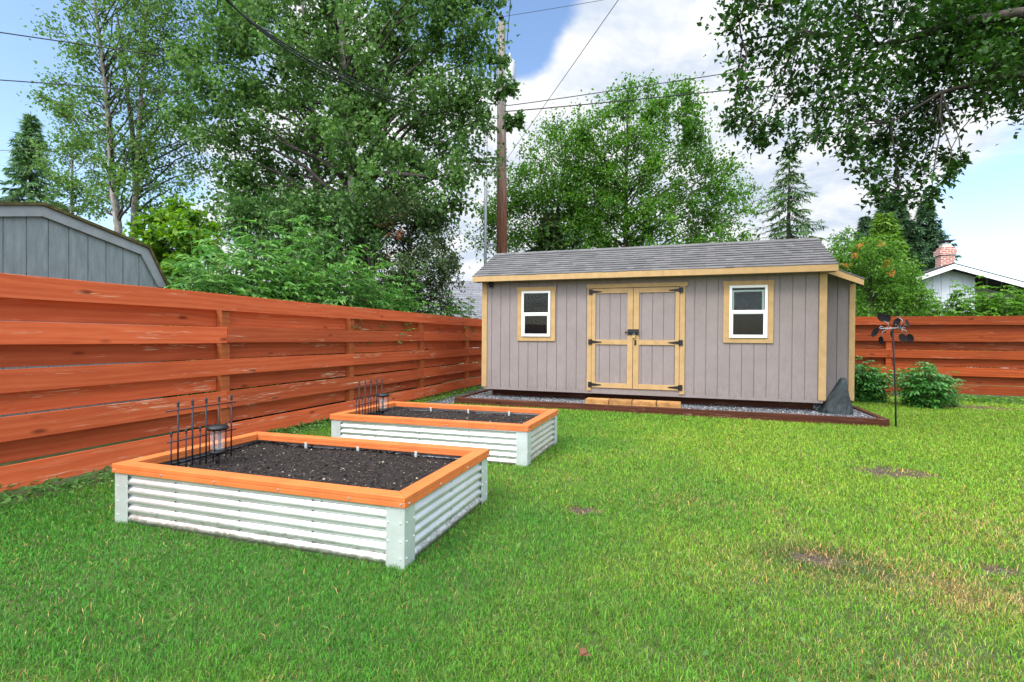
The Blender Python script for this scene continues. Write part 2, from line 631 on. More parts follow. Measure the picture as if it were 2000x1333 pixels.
def thing(name, label, cat, loc=(0, 0, 0), rz=0, group=None):
    o = bpy.data.objects.new(name, None)
    o.empty_display_size = .2
    C.objects.link(o)
    o.location, o.rotation_euler = loc, (0, 0, rz)
    return tag(o, label, cat, group)


def npmesh(name, V, F, mat, parent=None, tint=None):
    """V (n,3); F list of (k,m) integer arrays"""
    me = bpy.data.meshes.new(name)
    V = np.asarray(V, np.float32)
    me.vertices.add(len(V))
    me.vertices.foreach_set('co', V.ravel())
    loops = np.concatenate([f.ravel() for f in F]).astype(np.int32)
    tot = np.concatenate([np.full(len(f), f.shape[1]) for f in F]).astype(np.int32)
    start = np.concatenate(([0], np.cumsum(tot)[:-1])).astype(np.int32)
    me.loops.add(len(loops))
    me.loops.foreach_set('vertex_index', loops)
    me.polygons.add(len(tot))
    me.polygons.foreach_set('loop_start', start)
    me.polygons.foreach_set('loop_total', tot)
    me.update(calc_edges=True)
    me.materials.append(mat)
    if tint is not None:
        a = me.color_attributes.new('tint', 'FLOAT_COLOR', 'POINT')
        a.data.foreach_set('color', np.concatenate([tint, np.ones((len(tint), 1))], 1).astype(np.float32).ravel())
    o = bpy.data.objects.new(name, me)
    C.objects.link(o)
    if parent:
        o.parent = parent
    return o


def unit(a):
    return a / (np.linalg.norm(a, axis=-1, keepdims=True) + 1e-9)


def leaves(pos, dirs, nrm, L, W, fold=.25, curl=.12):
    """oval leaves: six verts, four faces each, folded on the midrib and curling at the tip"""
    n = len(pos)
    L = np.broadcast_to(np.asarray(L, float), (n,))[:, None]
    W = np.broadcast_to(np.asarray(W, float), (n,))[:, None]
    d = unit(dirs)
    s = unit(np.cross(d, nrm))
    u = np.cross(s, d)
    v = np.empty((n, 6, 3))
    v[:, 0] = pos
    v[:, 1] = pos + d * L * .36 + s * W * .5 + u * W * fold
    v[:, 2] = pos + d * L * .36 - s * W * .5 + u * W * fold
    v[:, 3] = pos + d * L * .50 - u * L * curl * .2
    v[:, 4] = pos + d * L - u * L * curl
    v = v[:, :5]
    base = np.arange(n)[:, None] * 5
    q1 = base + np.array([[0, 3, 1]])
    q2 = base + np.array([[0, 2, 3]])
    q3 = base + np.array([[1, 3, 4]])
    q4 = base + np.array([[3, 2, 4]])
    return v.reshape(-1, 3), [np.concatenate((q1, q2, q3, q4))]


def merge(parts):
    V, F, o = [], {}, 0
    for v, fs in parts:
        V.append(v)
        for f in fs:
            F.setdefault(f.shape[1], []).append(f + o)
        o += len(v)
    return np.concatenate(V), [np.concatenate(x) for x in F.values()]


def rdir(n):
    return unit(rng.normal(size=(n, 3)))


def in_poly(px, py, poly):
    ins = False
    j = len(poly) - 1
    for i in range(len(poly)):
        xi, yi = poly[i]
        xj, yj = poly[j]
        if (yi > py) != (yj > py) and px < (xj - xi) * (py - yi) / (yj - yi) + xi:
            ins = not ins
        j = i
    return ins


def clumps_from(poly, count, r0, r1, depth, spread):
    """leaf masses (centre, radius) filling a crown of that outline, spread in depth as well"""
    xs = [p[0] for p in poly]
    ys = [p[1] for p in poly]
    out = []
    tries = 0
    mind = .75 * math.sqrt(max(1, (max(xs) - min(xs)) * (max(ys) - min(ys))) / count)
    cx = (max(xs) + min(xs)) / 2
    hw = (max(xs) - min(xs)) / 2
    while len(out) < count and tries < 20000:
        tries += 1
        x, y = random.uniform(min(xs), max(xs)), random.uniform(min(ys), max(ys))
        if not in_poly(x, y, poly):
            continue
        md = mind * (1 if tries < 6000 else .5)
        if any((x - a) ** 2 + (y - b) ** 2 < md * md for a, b, _, _ in out):
            continue
        k = max(.25, 1 - abs(x - cx) / (hw * 1.15))
        out.append((x, y, random.uniform(r0, r1), depth + random.uniform(-1, 1) * spread * k))
    return [(P(x, y, z), r / FPX * z) for x, y, r, z in out]


def limb(mb, a, b, ra, rb, sag=.0, k=5, seg=5, wob=.06):
    a, b = np.asarray(a, float), np.asarray(b, float)
    ln = np.linalg.norm(b - a)
    pts = []
    for i in range(seg + 1):
        t = i / seg
        p = a * (1 - t) + b * t
        p[2] += sag * ln * math.sin(math.pi * t)
        if 0 < i < seg:
            p = p + rng.normal(size=3) * ln * wob * .5
        pts.append(p)
    mb.tube(pts, [ra * (1 - i / seg) + rb * (i / seg) for i in range(seg + 1)], k)
    return pts


def foliage(mb, clumps, per, L, W, droop=.35, twigs=7, spread=.33, flat=.85, twig_r=.006, tilt=.75):
    """twigs grow from the middle of each clump; leaves sit along them"""
    parts = []
    for c, r in clumps:
        nl = int(per * random.uniform(.7, 1.25))
        tw = rdir(twigs)
        tw[:, 2] = tw[:, 2] * flat + .12
        tl = r * rng.uniform(.65, 1.25, (twigs, 1))
        ends = c + tw * tl
        for e in ends:
            mid = (c + e) / 2 + rng.normal(size=3) * r * .08
            mb.tube([c, mid, e], [twig_r * 1.6, twig_r, twig_r * .5], 3, caps=False)
        idx = rng.integers(0, twigs, nl)
        t = np.sqrt(rng.uniform(.03, 1.0, (nl, 1)))
        p = c + (ends[idx] - c) * t + rng.normal(size=(nl, 3)) * r * spread * (0.35 + .5 * t)
        d = unit(ends[idx] - c) * .5 + rdir(nl) * .9
        d[:, 2] -= droop
        nr = rdir(nl) * tilt
        nr[:, 2] += .75
        s = rng.uniform(.65, 1.2, nl)
        parts.append(leaves(p, d, unit(nr), L * s, W * s))
    return merge(parts)


def tree(name, label, base, trunk, clumps, per, L, W, leafm, barkm, r0=.16, limbs=None, cat='tree', group=None, extra=None, nlimb=26, **kw):
    """trunk: points from the ground up; limbs run from it to the leaf clumps"""
    o = thing(name, label, cat, tuple(base), 0, group)
    b = np.asarray(base, float)
    mb = MB()
    pts = [np.asarray(p, float) for p in trunk]
    n_ = len(pts)
    rad = [r0 * (1 - .78 * i / (n_ - 1)) for i in range(n_)]
    mb.tube(pts, rad, 9)
    mt = mb
    mb = MB()
    for lb in (limbs or []):
        mb.tube([np.asarray(p, float) for p in lb[0]], lb[1], 7)
    for i, (c, r) in enumerate(clumps[:nlimb] if nlimb < len(clumps) else clumps):
        zs = [p[2] for p in pts]
        want = c[2] - .55 * np.linalg.norm(c[:2] - pts[-1][:2]) - .2
        want = min(max(want, zs[0] + .35 * (zs[-1] - zs[0])), zs[-1])
        j = min(range(n_ - 1), key=lambda q: 0 if zs[q] <= want <= zs[q + 1] else min(abs(zs[q] - want), abs(zs[q + 1] - want)))
        t = min(1, max(0, (want - zs[j]) / (zs[j + 1] - zs[j] + 1e-6)))
        a = pts[j] * (1 - t) + pts[j + 1] * t
        ra = (rad[j] * (1 - t) + rad[j + 1] * t) * .42
        limb(mb, a, c, max(.012, ra), .008, .06)
    V, F = foliage(mb, clumps, per, L, W, **kw)
    for mm, nm_, mat_ in ((mt, 'trunk', barkm), (mb, 'branches', M['bark'])):
        mm.v = [tuple(np.asarray(q) - b) for q in mm.v]
        mm.build(nm_, mat_, o, True)
    npmesh('crown', V - b, F, leafm, o)
    for nm, ec, eper, eL, eW, em in (extra or []):
        V, F = foliage(MB(), ec, eper, eL, eW)
        npmesh(nm, V - b, F, em, o)
    return o


def conifer(name, label, base, height, radius, leafm, n_whorl=30, per=26, tuft=.16, droop=.35, group=None, sparse=1.0, top_bare=.02, wid=.035):
    o = thing(name, label, 'tree', tuple(base), 0, group)
    mb = MB()
    mb.tube([(0, 0, 0), (0, 0, height * .6), (0, 0, height)], [height * .016, height * .009, .012], 8)
    parts = []
    for i in range(n_whorl):
        t = (i + .5) / n_whorl
        z = height * (.10 + .89 * t)
        rr = radius * (1 - t) ** .85 * random.uniform(.75, 1.15) + radius * top_bare
        kb = random.randint(5, 7)
        a0 = random.uniform(0, 6.28)
        for k in range(kb):
            if random.random() > sparse:
                continue
            a = a0 + k * 6.283 / kb + random.uniform(-.3, .3)
            ln = rr * random.uniform(.7, 1.15)
            dr = np.array((math.cos(a), math.sin(a), 0))
            e1 = np.array((0, 0, z)) + dr * ln * .55 + np.array((0, 0, -droop * ln * .40))
            e2 = np.array((0, 0, z)) + dr * ln + np.array((0, 0, -droop * ln * .62))
            mb.tube([(0, 0, z), e1, e2], [max(.006, .012 * ln), .006, .003], 4, caps=False)
            nl = max(6, int(per * (ln / radius * 1.2 + .25)))
            tt = rng.uniform(.12, 1, (nl, 1))
            p = np.where(tt < .55, np.array((0, 0, z)) + (e1 - np.array((0, 0, z))) * tt / .55, e1 + (e2 - e1) * (tt - .55) / .45)
            side = np.array((-math.sin(a), math.cos(a), 0)) * rng.choice([-1, 1], (nl, 1))
            d = dr * .55 + side * rng.uniform(.2, .9, (nl, 1)) + rdir(nl) * .35
            d[:, 2] -= rng.uniform(0, .7, nl)
            nr = rdir(nl) * .5
            nr[:, 2] += .8
            s = rng.uniform(.6, 1.25, nl)
            parts.append(leaves(p, d, unit(nr), tuft * s, wid * s, .15, .1))
    mb.build('trunk', M['bark'], o, True)
    V, F = merge(parts)
    npmesh('crown', V, F, leafm, o)
    return o


def shrub(name, label, base, stems, height, spread, leafm, leaflet, lw, group=None, lean=(0, 0), leaflets=7, nodes=9, cat='shrub', start=.3, stemm=None, wall=None):
    """many-stemmed shrub with compound leaves along arching stems"""
    o = thing(name, label, cat, tuple(base), 0, group)
    mb = MB()
    parts = []
    for _ in range(stems):
        a = random.uniform(0, 6.283)
        rr = spread * math.sqrt(random.random())
        h = height * random.uniform(.6, 1.05) * (1 - .35 * (rr / spread) ** 2)
        foot = np.array((math.cos(a) * rr * .3, math.sin(a) * rr * .3, 0))
        top = np.array((math.cos(a) * rr + lean[0] * random.uniform(.3, 1), math.sin(a) * rr + lean[1] * random.uniform(.3, 1), h))
        mid = (foot + top) / 2 + np.array((-math.cos(a), -math.sin(a), 0)) * rr * .15
        ps = [foot, mid, top]
        mb.tube(ps, [.011, .008, .003], 4, caps=False)
        for q in range(nodes):
            t = start + (1 - start) * (q + random.uniform(.2, .9)) / nodes
            p = foot * (1 - t) ** 2 + 2 * mid * t * (1 - t) + top * t * t
            if wall is not None and p[0] + base[0] > wall - .22 and p[2] < 2.0:
                continue
            b = random.uniform(0, 6.283)
            out = np.array((math.cos(b), math.sin(b), random.uniform(-.1, .5)))
            rl = leaflet * random.uniform(1.4, 2.3)
            tip = p + out * rl + np.array((0, 0, -.35 * rl))
            k = leaflets
            tt = np.repeat(np.linspace(.35, 1, (k + 1) // 2), 2)[:k][:, None]
            pos = p + (tip - p) * tt
            sd = np.cross(out, (0, 0, 1.0))
            sd /= np.linalg.norm(sd) + 1e-9
            sign = np.array([1, -1] * k)[:k][:, None]
            d = unit(out)[None] * .75 + sd * sign * .9
            d[-1] = out
            d[:, 2] -= .35
            d = d + rng.normal(size=(k, 3)) * .15
            nr = np.tile((0, 0, 1.0), (k, 1)) + rng.normal(size=(k, 3)) * .3
            s = rng.uniform(.75, 1.15, k)
            parts.append(leaves(pos, d, unit(nr), leaflet * s, lw * s, .2, .2))
    mb.build('stems', stemm or M['stem'], o, True)
    V, F = merge(parts)
    npmesh('foliage', V, F, leafm, o)
    return o


def pebbles(pos, size):
    n = len(pos)
    base = np.array([(1, 0, 0), (-1, 0, 0), (0, 1, 0), (0, -1, 0), (0, 0, 1), (0, 0, -1)], float)
    v = base[None] * rng.uniform(.5, 1.1, (n, 6, 1)) * np.asarray(size).reshape(-1, 1, 1)
    v[:, :, 2] *= .7
    a = rng.uniform(0, 6.28, n)
    ca, sa = np.cos(a)[:, None], np.sin(a)[:, None]
    x = v[:, :, 0] * ca - v[:, :, 1] * sa
    y = v[:, :, 0] * sa + v[:, :, 1] * ca
    v = np.stack((x, y, v[:, :, 2]), 2) + rng.normal(size=(n, 6, 3)) * np.asarray(size).reshape(-1, 1, 1) * .12 + pos[:, None]
    f = np.array([(0, 2, 4), (2, 1, 4), (1, 3, 4), (3, 0, 4), (2, 0, 5), (1, 2, 5), (3, 1, 5), (0, 3, 5)])
    F = (np.arange(n)[:, None, None] * 6 + f[None]).reshape(-1, 3)
    return v.reshape(-1, 3), [F]


# ------------------------------------------------------------------ ground
FX, BY = -5.336, 14.5          # left fence plane, back fence plane
mb = MB()
mb.quadmesh([(-300, -200, 0), (300, -200, 0), (300, 400, 0), (-300, 400, 0)], [(0, 1, 2, 3)])
tag(mb.build('ground', M['ground']), kind='structure')

# ------------------------------------------------------------------ board fences


def board(parent, a, b, z0, z1, t, horiz, m, off):
    """one horizontal board from a to b along the fence, in the fence's own frame (x along)"""
    k = max(2, int((b - a) / .45))
    mb_ = MB()
    vs, fs = [], []
    bow = random.uniform(-.004, .004)
    ph = random.uniform(0, 6.28)
    for i in range(k + 1):
        x = a + (b - a) * i / k
        w = bow * math.sin(math.pi * i / k) + .0015 * math.sin(x * 2.1 + ph)
        z_ = .003 * math.sin(x * 1.3 + ph)
        for (y, z) in ((0, z0), (t, z0), (t, z1), (0, z1)):
            vs.append((x, off + y + w, z + z_))
    for i in range(k):
        for j in range(4):
            fs.append((i * 4 + j, i * 4 + (j + 1) % 4, (i + 1) * 4 + (j + 1) % 4, (i + 1) * 4 + j))
    fs.append((0, 3, 2, 1))
    fs.append((k * 4, k * 4 + 1, k * 4 + 2, k * 4 + 3))
    mb_.quadmesh(vs, fs)
    return mb_.build('board', m, parent, bevel=.003, origin=((a + b) / 2, off, (z0 + z1) / 2))


def fence(name, label, loc, rz, posts, fronts, m, mp, x0, x1, top):
    """posts: positions along x. Front boards in front of the posts (negative y), back boards behind"""
    o = thing(name, label, 'fence', loc, rz)
    for p in posts:
        q = MB()
        q.box((p - .058, -.045, -.02), (p + .058, .045, top - .02))
        q.build('post', mp, o, bevel=.004, origin=(p, 0, 0))
    for r, (z0, z1) in enumerate(fronts):
        joints = [p for i, p in enumerate(posts) if i % 2 == r % 2 and x0 + .5 < p < x1 - .5]
        ends = [x0] + joints + [x1]
        for a, b in zip(ends[:-1], ends[1:]):
            board(o, a + .0015, b - .0015, z0, z1, .022, True, m, -.069)
    for r in range(len(fronts) - 1):
        zt, zb = fronts[r][0], fronts[r + 1][1]
        ps = [x0] + [p for p in posts if x0 + .2 < p < x1 - .2] + [x1]
        for a, b in zip(ps[:-1], ps[1:]):
            board(o, a + .002, b - .002, zb + .006, zt + .012, .022, True, m, .047)
    return o


rows = [(1.668, 1.871), (1.274, 1.471), (.874, 1.071), (.466, .674), (.05, .264)]
# the left fence runs along +Y and faces +X: its own x axis is world Y, its front (-y) is world +X
posts_l = [y for y in (-2.62, -.13, 2.30, 4.76, 7.28, 9.76, 12.22, 14.38)]
fence('board_fence', 'long rust red horizontal board fence beside the two raised beds', (FX - .069, 0, 0), math.pi / 2, posts_l, rows,
      M['fence'], M['fence_post'], -3.6, 14.42, 1.871)
rows_b = [(a * 1.0 + .075, b + .075) for a, b in rows]
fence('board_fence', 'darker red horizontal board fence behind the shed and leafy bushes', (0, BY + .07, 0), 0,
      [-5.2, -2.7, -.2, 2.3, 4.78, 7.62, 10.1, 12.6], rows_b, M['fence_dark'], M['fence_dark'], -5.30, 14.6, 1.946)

# ------------------------------------------------------------------ raised beds


def raised_bed(label, rimc, h, soil_z, group):
    """rimc: outer rim corners near-left, near-right, far-right, far-left"""
    cs = [np.array((*p, 0.)) for p in rimc]
    cen = sum(cs) / 4
    o = thing('raised_bed', label, 'raised bed', (cen[0], cen[1], 0), 0, group)
    cs = [c - cen for c in cs]
    up_ = np.array((0, 0, 1.))

    def inset(d):
        out = []
        for i in range(4):
            a, b, c_ = cs[i - 1], cs[i], cs[(i + 1) % 4]
            u1, u2 = unit(b - a), unit(c_ - b)
            n1, n2 = np.cross(up_, u1), np.cross(up_, u2)
            k = n1 + n2
            out.append(b + k * d / (k @ n1))
        return out
    o0, i1 = inset(0.0), inset(.105)
    i0 = inset(.012)
    # rim: four mitred boards with a down-turned face outside and a lip inside
    for i in range(4):
        j = (i + 1) % 4
        A, B, Bi, Ai = o0[i], o0[j], i1[j], i1[i]
        g = unit(B - A) * .0015
        A, B, Ai, Bi = A + g, B - g, Ai + g, Bi - g
        q = MB()
        q.hexa([A + up_ * (h - .03), B + up_ * (h - .03), Bi + up_ * (h - .03), Ai + up_ * (h - .03)], [A + up_ * h, B + up_ * h, Bi + up_ * h, Ai + up_ * h])
        nn = unit(np.cross(up_, B - A))
        gi = unit(B - A) * .012
        q.hexa([A + up_ * (h - .064), B + up_ * (h - .064), B + nn * .012 - gi + up_ * (h - .064), A + nn * .012 + gi + up_ * (h - .064)],
               [A + up_ * (h - .031), B + up_ * (h - .031), B + nn * .012 - gi + up_ * (h - .031), A + nn * .012 + gi + up_ * (h - .031)])
        q.hexa([Ai - nn * .012 + up_ * (h - .056), Bi - nn * .012 + up_ * (h - .056), Bi + up_ * (h - .056), Ai + up_ * (h - .056)],
               [Ai - nn * .012 + up_ * (h - .031), Bi - nn * .012 + up_ * (h - .031), Bi + up_ * (h - .031), Ai + up_ * (h - .031)])
        rb = q.build('rim_board', M['rim'], o, bevel=.003)
        s_ = MB()
        ln = np.linalg.norm(B - A)
        for t in ([.012, .2, .4, .62, .84, .988] if ln > 2 else [.03, .33, .66, .97]):
            p = A * (1 - t) + B * t + up_ * (h - .043)
            s_.tube([p + nn * .002, p - nn * .006], [.008, .006], 7)
        s_.build('screw', M['steelgrey'], rb)
    # corner angles
    pc = inset(.014)
    for i in range(4):
        q = MB()
        for k_, d in ((i, unit(cs[(i + 1) % 4] - cs[i])), (i, unit(cs[i - 1] - cs[i]))):
            a = pc[k_]
            b = a + d * .125
            nn = unit(np.cross(up_, d))
            if nn @ (cen * 0 - a) < 0:
                nn = -nn
            q.hexa([a - up_ * .02, b - up_ * .02, b + nn * .004 - up_ * .02, a + nn * .004 - up_ * .02], [a + up_ * (h - .07), b + up_ * (h - .07), b + nn * .004 + up_ * (h - .07), a + nn * .004 + up_ * (h - .07)])
            for zz_ in (.06, .16, .27, .35):
                for off in (.028,) if zz_ not in (.16, .27) else (.028, .112):
                    p = a + d * off + up_ * zz_
                    q.tube([p + nn * .002, p - nn * .005], [.007, .005], 7)
        q.build('corner_post', M['galv_flat'], o)
    # corrugated sides
    w0 = inset(.030)
    nz = 66
    pitch, amp = .0660, .0125
    zs = np.linspace(-.01, h - .032, nz)
    for i in range(4):
        j = (i + 1) % 4
        A, B = w0[i], w0[j]
        d = unit(B - A)
        nn = unit(np.cross(up_, d))
        vs, fs = [], []
        nx = 14
        for a_ in range(nx + 1):
            t = a_ / nx
            p = A * (1 - t) + B * t
            for z in zs:
                w = amp * (2 * abs(math.sin(math.pi * (z - .002) / pitch)) ** .75 - 1) + .0012 * math.sin(p[0] * 7 + z * 20)
                vs.append(p - nn * w + up_ * z)
        for a_ in range(nx):
            for b_ in range(nz - 1):
                fs.append((a_ * nz + b_, (a_ + 1) * nz + b_, (a_ + 1) * nz + b_ + 1, a_ * nz + b_ + 1))
        q = MB()
        q.quadmesh(vs, fs)
        side = q.build('corrugated_side', M['galv'], o, True)
        for t in ((.235, .475, .725) if np.linalg.norm(B - A) > 2 else (.5,)):
            s_ = MB()
            for kk in range(6):
                z = .002 + pitch * (kk + .08)
                if z > h - .09:
                    continue
                p = A * (1 - t) + B * t + up_ * z
                s_.tube([p, p - nn * (-amp + .006 + .004)], [.0075, .006], 7)
            s_.build('rivet_row', M['rivet'], side)
    # white support tabs under the far inner rim
    far = inset(.105)
    for t in (.25, .5, .76):
        p = far[2] * t + far[3] * (1 - t)
        q = MB()
        q.box(p + np.array((-.012, -.004, h - .100)), p + np.array((.012, .010, h - .045)))
        q.build('rim_bracket', M['galv_flat'], o, bevel=.003)
    # soil: lumpy sheet
    si = inset(.042)
    nu, nv = 120, 70
    U, Vv = np.meshgrid(np.linspace(0, 1, nu), np.linspace(0, 1, nv), indexing='ij')
    pt = ((si[0][None, None] * (1 - U[..., None]) + si[1][None, None] * U[..., None]) * (1 - Vv[..., None]) + (si[3][None, None] * (1 - U[..., None]) + si[2][None, None] * U[..., None]) * Vv[..., None])
    z = soil_z + rng.normal(size=(nu, nv)) * .006
    for _ in range(60):
        cu, cv, sg = random.random(), random.random(), random.uniform(.02, .09)
        z += random.uniform(-.014, .016) * np.exp(-((U - cu) ** 2 + ((Vv - cv) * .56) ** 2) / (2 * sg * sg))
    pt[..., 2] = z
    ii = np.arange(nu * nv).reshape(nu, nv)
    Fq = np.stack((ii[:-1, :-1], ii[1:, :-1], ii[1:, 1:], ii[:-1, 1:]), -1).reshape(-1, 4)
    so_ = npmesh('soil', pt.reshape(-1, 3), [Fq], M['soil'], o)
    nb = 9000
    u, v_ = rng.integers(1, nu - 1, nb), rng.integers(1, nv - 1, nb)
    pp = pt[u, v_] + rng.normal(size=(nb, 3)) * np.array((.008, .008, .002))
    V1, F1 = pebbles(pp, rng.uniform(.003, .011, nb) * rng.choice([1, 1, 1.6], nb))
    nc = 2600
    u, v_ = rng.integers(1, nu - 1, nc), rng.integers(1, nv - 1, nc)
    pc_ = pt[u, v_] + np.array((0, 0, .006))
    d = rng.normal(size=(nc, 3)) * np.array((1, 1, .25))
    nr = rdir(nc)
    V2, F2 = leaves(pc_, d, nr, rng.uniform(.012, .045, nc), rng.uniform(.003, .006, nc), .1, .05)
    V, F = merge([(V1, F1), (V2, F2)])
    cl = npmesh('soil_crumbs', V, F, M['bits'], so_)
    cl['kind'] = 'stuff'
    return o


BED2 = [(-3.955, 4.947), (-1.518, 5.043), (-1.506, 6.357), (-3.925, 6.273)]
bed1 = raised_bed('nearer corrugated metal raised bed with orange rim and dark soil', [(-3.916, 2.516), (-1.515, 2.565), (-1.522, 3.939), (-3.931, 3.849)], .43, .325, 'corrugated raised beds')
bed2 = raised_bed('farther corrugated metal raised bed between front bed and shed', BED2, .44, .33, 'corrugated raised beds')


def trellis(label, p0, p1, zb, tall, mid, short, bed_lean, group):
    """iron picket edging from p0 to p1"""
    a, b = np.array((*p0, zb)), np.array((*p1, zb))
    o = thing('picket_trellis', label, 'trellis', tuple(a), 0, group)
    d = b - a
    ln = np.linalg.norm(d)
    u = d / ln
    lean = np.array(bed_lean)

    def pt(s, z):
        return u * s * ln + lean * z + np.array((0, 0, z))
    for k in range(5):
        s = .08 + .84 * k / 4
        q = MB()
        q.tube([pt(s, -.06), pt(s, tall - .035)], .0062, 8)
        c = pt(s, tall - .04)
        q.lathe([(.004, 0), (.0105, .004), (.0105, .010), (.006, .013), (.011, .022), (.009, .032), (.003, .047)], c, 8)
        q.build('picket', M['iron'], o, True)
    for k in range(5):
        s = -.015 + .21 * k + (.0 if k else .0)
        q = MB()
        q.tube([pt(s, -.06), pt(s, short - .03)], .0055, 8)
        c = pt(s, short - .035)
        q.lathe([(.0035, 0), (.0095, .004), (.0095, .009), (.0055, .012), (.010, .020), (.008, .029), (.003, .042)], c, 8)
        q.build('picket', M['iron'], o, True)
    for z, e0, e1 in ((tall - .065, -.09, 1.0), (mid, -.07, 1.0), (.035, -.02, 1.0)):
        q = MB()
        q.tube([pt(e0, z), pt(e1, z)], .0052, 8)
        q.build('rail', M['iron'], o, True)
    return o


trellis('black iron picket trellis in the nearer raised bed', (-3.64, 2.765), (-3.64, 3.335), .335, .525, .225, .30, (0, 0, 0), 'iron picket trellises')
trellis('black iron picket trellis in the farther raised bed', (-3.70, 5.12), (-3.70, 5.70), .34, .48, .195, .28, (0, 0, 0), 'iron picket trellises')

glassn = N('clear_glass', .02)
tb = glassn.new('ShaderNodeBsdfTransparent')
tb.inputs['Color'].default_value = (.93, .95, .94, 1)
gb = glassn.new('ShaderNodeBsdfGlossy')
gb.inputs['Roughness'].default_value = .02
mxs = glassn.new('ShaderNodeMixShader')
glassn.link(tb.outputs[0], mxs.inputs[1])
glassn.link(gb.outputs[0], mxs.inputs[2])
glassn.link(mxs.outputs[0], glassn.t.nodes['Material Output'].inputs['Surface'])
fr_ = glassn.new('ShaderNodeFresnel')
fr_.inputs['IOR'].default_value = 1.27
glassn.link(fr_.outputs[0], mxs.inputs[0])
M['glass'] = glassn.m


jarn = N('jar_glass', .08, 0, .5)
jarn.col((.75, .8, .8))
jarn.b.inputs['Alpha'].default_value = .13
M['jar'] = jarn.m


def lantern(label, loc, s, group):
    o = thing('stake_lantern', label, 'lantern', loc, 0, group)
    q = MB()
    q.tube([(0, 0, -.02), (0, 0, .085 * s)], .012 * s, 8)
    q.lathe([(.05 * s, .085 * s), (.058 * s, .09 * s), (.058 * s, .105 * s), (.05 * s, .11 * s)], k=20)
    for k in range(4):
        a = k * math.pi / 2 + .5
        q.tube([(.053 * s * math.cos(a), .053 * s * math.sin(a), .1 * s), (.056 * s * math.cos(a), .056 * s * math.sin(a), .26 * s)], .0036 * s, 6)
    q.build('cage', M['black_metal'], o, True)
    q = MB()
    q.lathe([(.058 * s, .252 * s), (.071 * s, .256 * s), (.072 * s, .272 * s), (.06 * s, .284 * s), (.02 * s, .290 * s)], k=24)
    q.build('lid', M['black_metal'], o, True)
    q = MB()
    q.lathe([(.044 * s, .112 * s), (.047 * s, .13 * s), (.048 * s, .25 * s)], k=20)
    q.build('glass_jar', M['jar'], o, True)
    return o


lantern('black caged glass lantern on a stake in the nearer bed', (-3.53, 3.06, .325), 1.12, 'stake lanterns')
lantern('black caged glass lantern on a stake in the farther bed', (-3.58, 5.50, .33), 1.1, 'stake lanterns')
q = MB()
q.lathe([(.05, 0), (.052, .012), (.046, .02), (.03, .026), (.0, .028)], (0, 0, 0), 22)
dl = q.build('ground_light', M['glass'], None, True)
dl.location = (-1.70, 2.86, .337)
tag(dl, 'small clear round cap lying on soil by the front right rim', 'garden light')

# ------------------------------------------------------------------ gravel pad with timber border
GX0, GX1, GY0, GY1 = -4.385, 3.095, 9.32, 13.0
o = thing('timber_border', 'dark brown timber edging around the gravel under the shed', 'border', ((GX0 + GX1) / 2, GY0, 0))
bo = np.array(((GX0 + GX1) / 2, GY0, 0))
for (a, b, ang) in (((GX0, GY0), (-.6, GY0), 0), ((-.6, GY0), (GX1, GY0), 0), ((GX0, GY0 + .092), (GX0, GY1), 1), ((GX1 - .09, GY0 + .092), (GX1 - .09, GY1), 1)):
    q = MB()
    ln = (b[0] - a[0]) if ang == 0 else (b[1] - a[1])
    q.box((.002, 0, -.03), (ln - .002, .09, .132))
    t = q.build('timber', M['timber'], o, bevel=.006)
    if ang == 0:
        t.location = (a[0] - bo[0], a[1] - bo[1], 0)
    else:
        t.rotation_euler = (0, 0, math.pi / 2)
        t.location = (a[0] + .09 - bo[0], a[1] - bo[1], 0)
mb = MB()
mb.quadmesh([(GX0 + .09, GY0 + .09, .10), (GX1 - .09, GY0 + .09, .10), (GX1 - .09, GY1, .10), (GX0 + .09, GY1, .10)], [(0, 1, 2, 3)])
mb.quadmesh([(FX + .25, 8.3, .004), (GX0 - .001, 8.3, .004), (GX0 - .001, GY1, .004), (FX + .25, GY1, .004)], [(0, 1, 2, 3)])
tag(mb.build('gravel_bed', M['gravel_bed']), kind='structure')
n1, n2, n3 = 20000, 6500, 2500
p1 = np.stack((rng.uniform(GX0 + .1, GX1 - .1, n1), GY0 + .09 + rng.uniform(0, 1, n1) ** 1.3 * 1.6, np.full(n1, .105)), 1)
p2 = np.stack((rng.uniform(FX + .3, GX0 - .01, n2), rng.uniform(8.2, 12.5, n2), np.full(n2, .008)), 1)
p3 = np.stack((rng.uniform(2.3, GX1 - .1, n3), rng.uniform(GY0 + .1, 12.6, n3), np.full(n3, .105)), 1)
V, F = pebbles(np.concatenate((p1, p2, p3)), rng.uniform(.008, .020, n1 + n2 + n3))
tag(npmesh('gravel', V, F, M['pebble']), 'loose dark grey gravel around and under the shed', 'gravel', kind='stuff')

